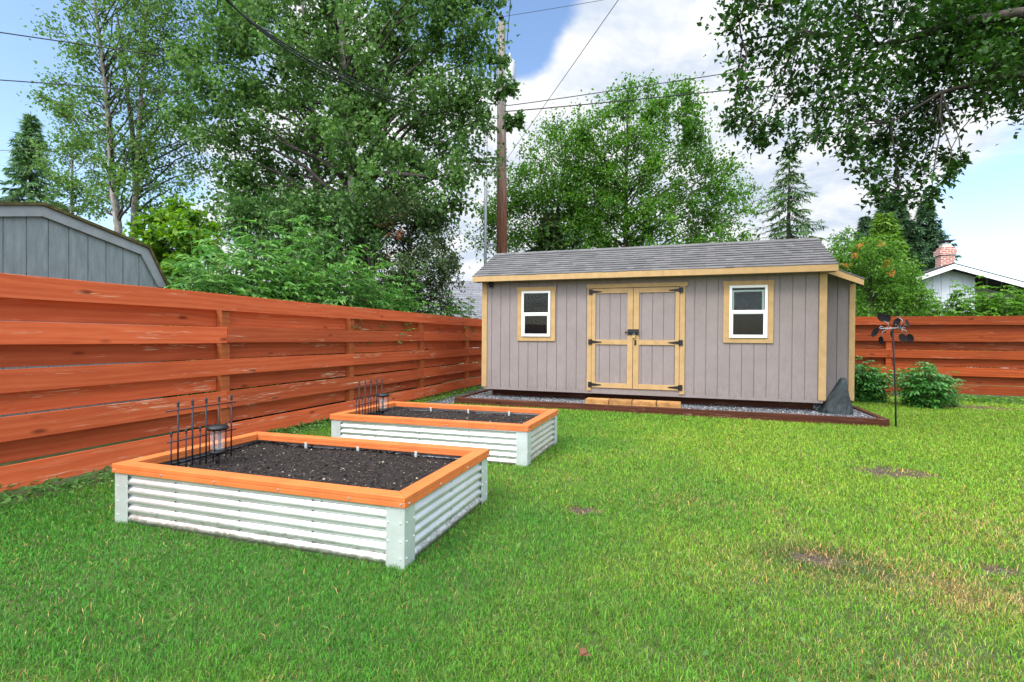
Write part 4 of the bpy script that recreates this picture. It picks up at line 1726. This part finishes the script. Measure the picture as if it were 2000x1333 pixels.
def line(label, pts, r=.012, group='overhead power lines'):
    pp = [P(*p) for p in pts]
    a, b = pp[0], pp[-1]
    if len(pp) == 3:     # bend through the middle point
        c = 2 * pp[1] - (a + b) / 2
    else:
        c = (a + b) / 2
    q_ = MB()
    curve = [a * (1 - t) ** 2 + 2 * c * t * (1 - t) + b * t * t for t in np.linspace(0, 1, 24)]
    q_.tube(curve, r, 5)
    o_ = q_.build('power_line', M['cable'], None, True)
    return tag(o_, label, 'power line', group)


D = 17.2
line('upper long cable from upper left edge to the utility pole', [(-160, 40, D * .72), (330, 112, D * .84), (973, 205, D)], .016)
line('second long cable below it from left edge to the pole', [(-160, 146, D * .8), (330, 181, D * .88), (973, 232, D)], .016)
line('faint cable crossing behind the left treetops', [(-160, 286, 26), (200, 290, 26), (973, 250, 28)], .014)
line('low cable sloping up across the left birch trunks', [(-200, 432, 17), (60, 383, 18), (330, 338, 19)], .012)
line('lowest short cable before the left birch trunks', [(-200, 470, 17), (150, 395, 18), (330, 354, 19)], .012)
for k, lab in enumerate(('topmost strand of the cable bundle dropping from top to pole', 'middle strand of the cable bundle dropping from top to pole', 'lowest strand of the cable bundle dropping from top to pole')):
    line(lab, [(400 + k * 7, -40 + k * 3, 7.5), (700 + k * 3, 160 + k * 8, 11.2), (965, 243 + k * 3, D)], .013)
line('upper right cable from pole toward the overhanging leaves', [(985, 207, D), (1180, 180, D * .945), (1900, 70, D * .76)], .014)
line('thicker right cable from pole passing the alder top', [(985, 218, D), (1200, 199, D * .955), (1900, 128, D * .8)], .018)
line('thin wire slanting up from the pole across the white cloud', [(985, 318, D), (1240, -46, D * .5)], .007)
line('short drop wire rising above the transformer', [(990, 88, D), (994, 40, D * .9), (1000, -40, D * .7)], .012)
line('primary wire over the pole top', [(500, 95, D * .9), (975, 34, D), (1500, -60, D * .9)], .008)

# ------------------------------------------------------------------ trees


def ground_under(p):
    return np.array((p[0], p[1], 0.))


def px_trunk(pts, depth):
    tp = [P(x, y, depth) for x, y in pts]
    b = ground_under(tp[0])
    return b, [b] + tp


# big centre birch
b, tr = px_trunk([(705, 470), (697, 400), (684, 310), (672, 200), (668, 90), (650, -60), (640, -160)], 14.2)
poly = [(400, -70), (940, -70), (965, 20), (930, 90), (962, 110), (955, 200), (940, 300), (925, 370), (880, 400), (850, 430), (700, 420), (560, 440), (470, 430), (420, 380), (440, 300), (385, 260), (360, 200), (370, 100), (420, 40)]
cl = clumps_from(poly, 122, 34, 58, 14.0, 2.3) + [(P(x, y, 14.3), r / FPX * 14.3) for x, y, r in ((985, 175, 24), (1005, 240, 14), (975, 120, 16))]
tree('birch_tree', 'tallest broad leafy birch tree behind the left fence', b, tr, cl, 380, .128, .105, M['leaf_birch'], M['birch'], .23,
     limbs=[([P(706, 375, 14.2), P(735, 340, 13.6), P(775, 340, 13.0), P(830, 345, 12.6)], [.13, .10, .075, .04]), ([P(700, 400, 14.2), P(640, 300, 14.6), P(560, 200, 14.2)], [.12, .08, .03]),
            ([P(684, 300, 14.2), P(740, 200, 14.4), P(790, 60, 14.6)], [.12, .08, .03])], nlimb=60)
# dark trunk behind it
b, tr = px_trunk([(620, 420), (618, 340), (615, 250), (600, 120), (590, 0)], 18)
cl = clumps_from([(520, -40), (900, -40), (900, 250), (860, 420), (640, 430), (500, 380)], 24, 34, 50, 18, 2)
tree('birch_tree', 'dark trunked tree half hidden behind the tallest birch', b, tr, cl, 260, .13, .10, M['leaf_dark'], M['bark'], .2, nlimb=20)
# left slender birches
b, tr = px_trunk([(231, 445), (222, 380), (216, 290), (208, 190), (196, 90), (184, 0), (170, -120)], 16.5)
poly = [(110, -60), (330, -60), (330, 60), (300, 180), (300, 330), (260, 420), (180, 400), (190, 300), (105, 210), (110, 150), (160, 130), (100, 20)]
cl = clumps_from(poly, 52, 26, 44, 16.5, 1.6)
tree('birch_tree', 'slender pale birch at far left, its trunk nearer the blue grey shed', b, tr, cl, 200, .105, .085, M['leaf_birch2'], M['birch'], .13, nlimb=52)
b, tr = px_trunk([(262, 440), (266, 360), (270, 290), (275, 190), (282, 80), (288, -40)], 17.0)
poly = [(230, -60), (410, -60), (400, 60), (390, 150), (420, 260), (400, 330), (340, 400), (290, 420), (240, 330), (250, 200)]
cl = clumps_from(poly, 52, 26, 44, 17, 1.6)
tree('birch_tree', 'slender two stemmed birch between pale birch and the tallest tree', b, tr, cl, 200, .105, .085, M['leaf_birch'], M['birch'], .13,
     limbs=[([P(266, 380, 17), P(258, 250, 17), P(240, 120, 17.2), P(228, 20, 17.4)], [.09, .07, .05, .03])], nlimb=52)
# young birch at the far left
b, tr = px_trunk([(140, 400), (141, 330), (143, 270), (140, 220)], 20)
cl = clumps_from([(100, 240), (140, 200), (190, 270), (200, 400), (100, 420), (85, 330)], 22, 22, 36, 20, 1.2)
tree('birch_tree', 'small young birch between the left spruce and pale birch', b, tr, cl, 260, .105, .085, M['leaf_birch2'], M['birch'], .07)
# spruce far left
p = P(60, 400, 27)
conifer('spruce_tree', 'green spruce rising beyond the blue grey shed roof', ground_under(p), P(62, 218, 27)[2], 3.6, M['needle_mid'], 40, 130, .34, .35, wid=.08)
# lime green maple-like bush tree
b, tr = px_trunk([(345, 560), (345, 500), (350, 440)], 11)
cl = clumps_from([(285, 440), (350, 405), (400, 430), (425, 480), (420, 560), (320, 570), (285, 500)], 26, 20, 32, 11, .8)
tree('maple_tree', 'bright lime green young maple behind blue grey shed', b, tr, cl, 230, .115, .10, M['leaf_maple'], M['bark'], .05)
# bronze-leaved drooping tree beside the pole
b, tr = px_trunk([(800, 560), (800, 480), (790, 400)], 13.5)
poly = [(720, 400), (800, 380), (850, 400), (875, 450), (890, 520), (885, 600), (740, 600), (690, 520), (690, 440)]
cl = clumps_from(poly, 46, 26, 42, 13.4, 1.3)
ec = clumps_from([(745, 430), (790, 420), (800, 520), (745, 530)], 4, 12, 20, 12.6, .3)
tree('cherry_tree', 'dark bronze tinted tree with rusty leaves left of the pole', b, tr, cl, 330, .10, .05, M['leaf_bronze'], M['bark'], .09, extra=[('rusty_leaves', ec, 60, .09, .05, M['leaf_rust'])])
b, tr = px_trunk([(730, 580), (720, 500), (700, 430)], 12.5)
cl = clumps_from([(450, 430), (560, 380), (690, 400), (760, 470), (700, 560), (560, 560), (480, 500)], 42, 28, 44, 12.6, 1.2)
tree('birch_tree', 'low dark green birch sapling under the tallest birch', b, tr, cl, 330, .10, .08, M['leaf_dark'], M['bark'], .08)

# elder shrubs leaning on the left fence
el = [(-6.35, 5.55, 2.75, .6, 'elder shrub with bright young tips right after pale canopy'), (-6.5, 6.35, 3.1, .75, 'tall elder shrub second along the left fence top'),
      (-6.35, 7.3, 3.15, .85, 'elder shrub whose leaves first droop over the left fence'), (-6.9, 8.0, 3.9, .95, 'tallest elder shrub with stems reaching over the others'),
      (-6.3, 8.5, 3.2, .95, 'elder shrub hanging over the fence at its middle joint'), (-6.4, 9.7, 3.3, .95, 'dark elder shrub hanging over the fence under bronze tree'),
      (-6.6, 11.0, 3.4, 1.0, 'dark elder shrub farther along fence beside the bronze tree'), (-7.1, 6.75, 3.5, .9, 'elder shrub set back behind the two drooping elders'), (-7.0, 6.0, 3.0, .75, 'elder shrub set back just past the pale canopy'), (-6.3, 12.3, 2.9, .9, 'lowest elder shrub nearest the shed corner')]
for x, y, h, sp_, lab in el:
    shrub('elder_shrub', lab, (x - .12, y, 0), 60, h, sp_, M['leaf_elder'], .16, .054, 'elder shrubs behind the left fence', lean=(.22, -.1), leaflets=7, nodes=14, start=.28, wall=FX)

# trees behind the shed
p = P(1075, 470, 19)
conifer('spruce_tree', 'dark brownish spruce right of the utility pole', ground_under(p), 6.2, 2.6, M['leaf_bronze'], 30, 150, .28, .45, wid=.08)
b, tr = px_trunk([(1090, 480), (1090, 400), (1100, 330), (1110, 270)], 20)
poly = [(930, 470), (975, 400), (1005, 330), (1060, 290), (1090, 250), (1140, 260), (1180, 330), (1190, 480), (990, 490)]
cl = clumps_from(poly, 66, 28, 44, 20, 1.8)
tree('alder_tree', 'dark bushy alder between the utility pole and tall pale alder', b, tr, cl, 330, .125, .08, M['leaf_alder'], M['bark'], .11)
b, tr = px_trunk([(1222, 500), (1222, 430), (1223, 340), (1225, 260), (1226, 190)], 19)
poly = [(1130, 250), (1190, 210), (1230, 165), (1300, 190), (1340, 180), (1350, 230), (1390, 270), (1390, 320), (1430, 330), (1440, 400), (1410, 440), (1450, 470), (1450, 495), (1120, 490), (1110, 360)]
cl = clumps_from(poly, 88, 24, 42, 19, 2.0)
tree('alder_tree', 'tall pale green alder rising over the middle of the shed', b, tr, cl, 330, .13, .085, M['leaf_alder'], M['bark'], .12,
     limbs=[([P(1222, 390, 19), P(1250, 350, 18.6), P(1290, 290, 18.2)], [.06, .045, .02]), ([P(1222, 400, 19), P(1190, 330, 19.3), P(1160, 280, 19.6)], [.06, .04, .02])], nlimb=70)
b, tr = px_trunk([(1330, 500), (1400, 440), (1470, 400)], 20)
cl = clumps_from([(1380, 380), (1440, 340), (1500, 380), (1490, 420), (1420, 450)], 9, 14, 24, 20, .7)
tree('alder_tree', 'thin leaning alder stem between tall alder and young spruce', b, tr, cl, 90, .12, .08, M['leaf_alder'], M['bark'], .045)
p = P(1540, 470, 21)
conifer('spruce_tree', 'young open spruce standing behind the right roof end', ground_under(p), P(1542, 285, 21)[2], 3.1, M['needle_young'], 38, 75, .26, .42, sparse=.8, wid=.05)
p = P(1740, 480, 40)
conifer('spruce_tree', 'broad dark spruce behind the orange berried ash', ground_under(p), P(1740, 372, 40)[2], 6.2, M['needle'], 42, 240, .48, .3, wid=.12)
p = P(1808, 480, 44)
conifer('spruce_tree', 'dark pointed spruce just left of the brick chimney', ground_under(p), P(1810, 388, 44)[2], 4.6, M['needle'], 38, 170, .46, .3, wid=.11)
p = P(1690, 480, 46)
conifer('spruce_tree', 'small dark spruce top left of the broad spruce', ground_under(p), P(1682, 418, 46)[2], 4.2, M['needle'], 34, 140, .46, .3, wid=.11)
p = P(1725, 560, 20)
conifer('larch_tree', 'feathery pale green larch behind the ash', ground_under(p), P(1722, 412, 20)[2], 2.3, M['needle_pale'], 34, 110, .30, .1, wid=.06)
b, tr = px_trunk([(1700, 620), (1702, 560), (1700, 500)], 16)
poly = [(1630, 520), (1650, 480), (1700, 475), (1745, 500), (1785, 540), (1800, 590), (1780, 625), (1660, 625), (1640, 580)]
cl = clumps_from(poly, 50, 18, 30, 16, 1.1)
ec = [(P(x, y, 15), .12) for x, y in ((1725, 478), (1733, 518), (1668, 500), (1680, 480), (1745, 535), (1655, 520))]
tree('ash_tree', 'mountain ash with orange berry clusters right of the shed', b, tr, cl, 260, .115, .05, M['leaf_alder'], M['bark'], .06,
     extra=[('berry_cluster', [e_], 80, .035, .03, M['berry']) for e_ in ec])
b, tr = px_trunk([(1610, 560), (1615, 500), (1640, 470)], 18)
cl = clumps_from([(1600, 490), (1650, 460), (1660, 540), (1640, 590)], 9, 18, 28, 18, .8)
tree('ash_tree', 'small green tree peeking out behind the right roof corner', b, tr, cl, 160, .115, .06, M['leaf_alder'], M['bark'], .05)
for x, h, sp_, lab in ((1800, 3.1, .8, 'leafy shrub left of the three before the white house'), (1868, 3.4, .85, 'leafy shrub with pale tips before the white gable'),
                       (1930, 3.6, .95, 'leafy shrub before the white house windows'), (2000, 3.6, 1.0, 'leafy shrub before the white house at right edge')):
    p = P(x, 640, 17.0 + random.uniform(-.4, .4))
    shrub('leafy_shrub', lab, ground_under(p), 100, h, sp_, M['leaf_alder'], .15, .08, 'shrubs before the white house', leaflets=7, nodes=10, start=.45)
for x, lab in ((880, 'small shrub beyond fence just left of the shed'), (925, 'small shrub hiding the grey roof beside the shed wall')):
    p = P(x, 640, 17.5)
    shrub('leafy_shrub', lab, ground_under(p), 40, 3.1, .8, M['leaf_alder'], .11, .055, 'shrubs beside the shed wall', leaflets=7, nodes=9, start=.4)

# overhanging tree, its trunk beyond the right edge
base = np.array((6.1, 4.4, 0.))
tr = [base, base + (.05, .0, 2.0), base + (0, .05, 4.0), base + (-.1, .1, 6.2), base + (-.2, .1, 8.0)]
over = []
spec = [(1425, 40, 45), (1440, 110, 45), (1430, 180, 40), (1455, 235, 34), (1415, 240, 22), (1470, 275, 26), (1530, 285, 26), (1500, 20, 60), (1510, 110, 60), (1520, 190, 55), (1500, 250, 30), (1580, 40, 65), (1590, 130, 65), (1590, 215, 55), (1580, 265, 28),
        (1660, 30, 70), (1660, 120, 70), (1660, 205, 60), (1650, 265, 34), (1740, 30, 75), (1740, 120, 75), (1735, 210, 65), (1720, 280, 45), (1690, 290, 34), (1750, 300, 42), (1735, 345, 36), (1790, 330, 30), (1760, 385, 26), (1700, 395, 20), (1800, 385, 22), (1860, 318, 12), (1675, 330, 26), (1830, 345, 18), (1640, 300, 24),
        (1700, 370, 20), (1825, 40, 80), (1825, 130, 75), (1810, 210, 55), (1785, 265, 34), (1830, 310, 18), (1910, 50, 85), (1915, 140, 70), (1900, 195, 42), (1980, 40, 80), (1985, 130, 75), (1975, 195, 40), (2050, 60, 80), (2060, 160, 80),
        (1480, -40, 70), (1600, -50, 80), (1740, -50, 80), (1880, -50, 90), (2000, -50, 90), (1850, 20, 80), (1950, 90, 70), (1560, 70, 50), (1700, 170, 55), (1870, 100, 70), (1440, -20, 50), (2080, -40, 90)]
for x, y, r in spec:
    z = 5.9 + random.uniform(-.55, .55) + (x - 1700) * .0002
    over.append((P(x + 18, y, z), r / FPX * z))
big_ = [([base + (0, .05, 3.6), P(1900, 40, 5.8), P(1720, 90, 5.9), P(1560, 60, 6.0), P(1450, 80, 6.1)], [.09, .055, .03, .018, .008]),
        ([base + (0, .05, 3.2), P(1960, 150, 5.6), P(1840, 180, 5.7), P(1740, 240, 5.9), P(1755, 370, 5.9)], [.07, .04, .02, .012, .005]),
        ([base + (-.05, .1, 4.8), P(1850, -40, 6.2), P(1650, -30, 6.3), P(1480, 20, 6.3)], [.08, .05, .025, .008])]
o = thing('overhanging_tree', 'dark leafy branches reaching in overhead from the right', 'tree', tuple(base))
mb = MB()
mb.tube(tr, [.2, .18, .15, .1, .06], 10)
for pts_, rd in big_:
    mb.tube(pts_, rd, 6)
for c_, r_ in over:
    cand = [q_ for pts_, _ in big_ for q_ in pts_[1:]]
    a = min(cand, key=lambda q_: np.linalg.norm(q_ - c_) + (2 if q_[0] < c_[0] - .1 else 0))
    limb(mb, a, c_, .010, .004, .02, 4, 3)
parts = []
for c_, r_ in over:
    V, F = foliage(mb, [(c_, r_)], int(60 + (1750 if c_[0] < 2.7 else 2900) * r_ * r_), .076, .052, droop=.25, twigs=16, spread=.52, twig_r=.0036, tilt=.42)
    parts.append((V, F))
V, F = merge(parts)
mb.v = [tuple(np.asarray(q_) - base) for q_ in mb.v]
mb.build('trunk', M['bark'], o, True)
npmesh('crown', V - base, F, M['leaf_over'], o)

# bushes before the back fence
for x, y, h, sp_, st, lab in ((3.62, 13.0, 1.15, .38, 34, 'green bush half hidden by the lean-to corner'), (3.98, 13.0, .9, .34, 40, 'lower green bush behind the wind spinner rod'),
                              (4.70, 12.35, 1.02, .52, 76, 'largest green bush before the back fence, right of wind spinner')):
    shrub('green_bush', lab, (x, y, 0), st, h, sp_, M['leaf_peony'], .105, .050, 'bushes before the back fence', leaflets=5, nodes=10, start=.08, cat='bush')
shrub('young_plant', 'small wispy plant right of the largest bush', (5.35, 12.75, 0), 9, .42, .22, M['leaf_elder'], .06, .03, None, leaflets=5, nodes=5, start=.1, cat='plant')


def groundcover(name, label, pts, L, W, hgt, m):
    n_ = len(pts)
    p_ = np.concatenate((pts, rng.uniform(.0, 1, (n_, 1)) ** 1.2 * hgt), 1)
    d_ = rng.normal(size=(n_, 3)) * np.array((1, 1, .45))
    nr_ = rdir(n_) * .5
    nr_[:, 2] += .9
    s_ = rng.uniform(.6, 1.25, n_)
    V_, F_ = leaves(p_, d_, unit(nr_), L * s_, W * s_)
    return tag(npmesh(name, V_, F_, m), label, 'ground cover', kind='stuff')


def strip(n_, x0, x1, y0, y1):
    return np.stack((rng.uniform(x0, x1, n_), rng.uniform(y0, y1, n_)), 1)


groundcover('ground_cover', 'pale broad weeds along the foot of the back fence', strip(2600, 5.8, 13, 13.55, 14.4), .075, .045, .13, M['leaf_alder'])
groundcover('ground_cover', 'small weeds along the foot of the left fence', np.concatenate((strip(1500, FX - .02, FX + .30, 1.2, 8.6), strip(260, FX + .3, FX + .55, 1.2, 8.4))), .055, .036, .09, M['leaf_elder'])
groundcover('ground_cover', 'lime green weeds in the gravel near the shed', np.concatenate((strip(900, FX + .05, FX + .55, 8.3, 12.5), strip(240, FX + .2, GX0 - .1, 8.15, 8.6))), .05, .034, .08, M['leaf_maple'])

# ------------------------------------------------------------------ lawn


def vnoise(x, y, s, seed):
    r = np.random.default_rng(seed)
    g = r.uniform(0, 1, (64, 64))
    x, y = x * s + 100, y * s + 100
    xi, yi = np.floor(x).astype(int), np.floor(y).astype(int)
    fx, fy = x - xi, y - yi
    fx, fy = fx * fx * (3 - 2 * fx), fy * fy * (3 - 2 * fy)
    a = g[xi % 64, yi % 64] * (1 - fx) + g[(xi + 1) % 64, yi % 64] * fx
    b_ = g[xi % 64, (yi + 1) % 64] * (1 - fx) + g[(xi + 1) % 64, (yi + 1) % 64] * fx
    return a * (1 - fy) + b_ * fy


def quad_mask(x, y, q_):
    m_ = np.ones(len(x), bool)
    for i in range(4):
        (x0, y0), (x1, y1) = q_[i], q_[(i + 1) % 4]
        m_ &= (x1 - x0) * (y - y0) - (y1 - y0) * (x - x0) > 0
    return m_


NB = 1250000
dist = 1.1 + (15.2 - 1.1) * rng.uniform(0, 1, NB) ** 1.15
ang = rng.uniform(-math.radians(53), math.radians(53), NB) - YAW * -1
gx = -np.sin(ang) * dist
gy = np.cos(ang) * dist
keep = (gx > FX + .06) & (gy < BY - .1) & (gy > .7) & (gx < 14)
keep &= ~quad_mask(gx, gy, [(-3.90, 2.53), (-1.53, 2.58), (-1.537, 3.925), (-3.915, 3.835)])
keep &= ~quad_mask(gx, gy, [(-3.915, 4.97), (-1.55, 5.07), (-1.52, 6.35), (-3.935, 6.235)])
keep &= ~((gx > GX0 - .02) & (gx < GX1 + .02) & (gy > GY0 - .02) & (gy < 13.0))
keep &= ~((gx < GX0) & (gy > 8.3 + .3 * vnoise(gx, gy, 3, 8)))
edge = (gx < FX + .24 + .15 * vnoise(gx, gy, 2.2, 4))
keep &= ~(edge & (rng.uniform(0, 1, NB) < .85))
bare = np.zeros(NB)
for px_, py_, ra, rb in ((2.10, 6.15, .30, .22), (.82, 3.56, .15, .085), (-.76, 3.92, .15, .09), (1.80, 3.75, .10, .06), (5.6, 12.8, .9, .35)):
    dd = ((gx - px_) / ra) ** 2 + ((gy - py_) / rb) ** 2 + (vnoise(gx, gy, 16, 5) - .5) * 2.2 + (vnoise(gx, gy, 45, 6) - .5) * 1.2
    bare = np.maximum(bare, np.clip((1.6 - dd) * .7, 0, 1))
thin = vnoise(gx, gy, 2.6, 21) * .6 + vnoise(gx, gy, 8, 22) * .4
rightness = np.clip((gx + 1.2) / 3.2, 0, 1) * np.clip((6.5 - gy) / 3, 0, 1)
keep &= rng.uniform(0, 1, NB) > bare * .9
keep &= rng.uniform(0, 1, NB) > np.clip(thin - .50, 0, 1) * (.8 + 1.0 * rightness)
gx, gy, dist, bare, thin, rightness = (a[keep] for a in (gx, gy, dist, bare, thin, rightness))
n_ = len(gx)
ln = rng.uniform(.022, .046, n_) * (1 - .45 * bare) * (.85 + .3 * vnoise(gx, gy, 1.2, 9))
ln *= np.where(rng.uniform(0, 1, n_) < .05, 1.4, 1.0) * (.8 + .035 * dist)
wd = rng.uniform(.0017, .0034, n_) * np.maximum(1, dist / 2.6) ** .85
az = rng.uniform(0, 6.283, n_)
lean = np.abs(rng.normal(.75, .35, n_))
h0 = np.stack((np.cos(az), np.sin(az), np.zeros(n_)), 1)
sd_ = np.stack((-np.sin(az), np.cos(az), np.zeros(n_)), 1)
tw = rng.uniform(-1, 1, (n_, 1))
sd_ = unit(sd_ + h0 * tw)
root = np.stack((gx, gy, np.full(n_, -.003)), 1)
midp = root + h0 * (ln * .28 * lean)[:, None] + np.array((0, 0, 1.)) * (ln * .58)[:, None]
tip = root + h0 * (ln * .85 * lean)[:, None] + np.array((0, 0, 1.)) * (ln * np.clip(1.05 - .32 * lean, .25, 1))[:, None]
V = np.empty((n_, 5, 3))
V[:, 0] = root - sd_ * wd[:, None] * .5
V[:, 1] = root + sd_ * wd[:, None] * .5
V[:, 2] = midp + sd_ * wd[:, None] * .42
V[:, 3] = midp - sd_ * wd[:, None] * .42
V[:, 4] = tip
bi = np.arange(n_)[:, None] * 5
F = [bi + np.array([[0, 1, 2, 3]]), bi + np.array([[3, 2, 4]])]
# blade colour: lush green on the left, yellower on the right, straw in the dry patches
dry = vnoise(gx, gy, .9, 31) * .5 + vnoise(gx, gy, 2.7, 32) * .35 + vnoise(gx, gy, 7, 33) * .15
yel = np.clip((gx + 2.5) / 4.0, 0, 1) * .75 + np.clip((gy - 3.0) / 6, 0, 1) * .35
yel = np.clip(yel + (dry - .5) * 1.1, 0, 1)
lush = np.array((.068, .25, .021))
yg = np.array((.235, .40, .032))
colr = lush * (1 - yel[:, None]) + yg * yel[:, None]
zone = np.zeros(n_)
for zx, zy, za, zb_ in ((1.6, 3.3, .9, .55), (2.3, 3.0, .8, .6), (.9, 2.3, .6, .35), (2.6, 4.3, .9, .5), (1.2, 2.5, .5, .3), (.1, 4.4, .5, .3)):
    zone = np.maximum(zone, np.exp(-((gx - zx) / za) ** 2 - ((gy - zy) / zb_) ** 2))
pdry = np.clip((dry - .50) * 2.6, 0, .7) * (.10 + 1.5 * zone) + zone * .24 + bare * .85 + .035
isdry = rng.uniform(0, 1, n_) < np.clip(pdry, 0, .9)
straw = np.array((.42, .30, .11)) * rng.uniform(.6, 1.4, (n_, 1))
colr = np.where(isdry[:, None], straw, colr)
ringd = ((gx - .85) / .42) ** 2 + ((gy - 3.55) / .26) ** 2
rg = np.clip(1.3 - ringd, 0, 1)[:, None] * (~isdry[:, None])
colr = colr * (1 - rg * .75) + np.array((.018, .085, .016)) * rg * .75
colr = colr * rng.uniform(.42, 1.5, (n_, 1)) * (1 + rng.normal(size=(n_, 3)) * np.array((.16, .06, .2)))
tag(npmesh('grass', V.reshape(-1, 3), F, M['grass'], None, np.repeat(np.clip(colr, .002, 1), 5, 0)), 'short mown lawn with yellowing patches', 'grass', kind='stuff')

# clover and dandelion leaves in the lawn
nw = 500
wp = np.stack((rng.uniform(-3.5, 4, nw), rng.uniform(1.4, 8, nw)), 1)
wp = np.concatenate((wp, np.stack((rng.uniform(.1, 2.3, 130), rng.uniform(1.5, 3.0, 130)), 1)))
wp = wp[~((wp[:, 0] < -1.4) & (wp[:, 1] > 2.35) & (wp[:, 1] < 6.5))]
groundcover('lawn_weeds', 'broad weed leaves scattered through the lawn', wp, .034, .022, .03, M['leaf_birch'])

# a few fallen leaves
for (x, y, m_, lab) in ((-.395, 2.065, 'leaf_rust', 'curled brown fallen leaf on the lawn near the bottom edge'), (.036, 2.967, 'leaf_birch2', 'pale green fallen leaf on the lawn right of the front bed'),
                        (.40, 2.15, 'leaf_birch2', 'pale fallen leaf in thin grass toward lower right')):
    V, F = leaves(np.array([(0, 0, .0), (.01, .0, .004)]), np.array([(1., .4, .1), (.2, 1, .15)]), np.array([(0, 0, 1.), (.2, 0, 1)]), .055, .036)
    fl = npmesh('fallen_leaf', V, F, M[m_])
    fl.location = (x, y, .045)
    tag(fl, lab, 'leaf', 'fallen leaves on the lawn')
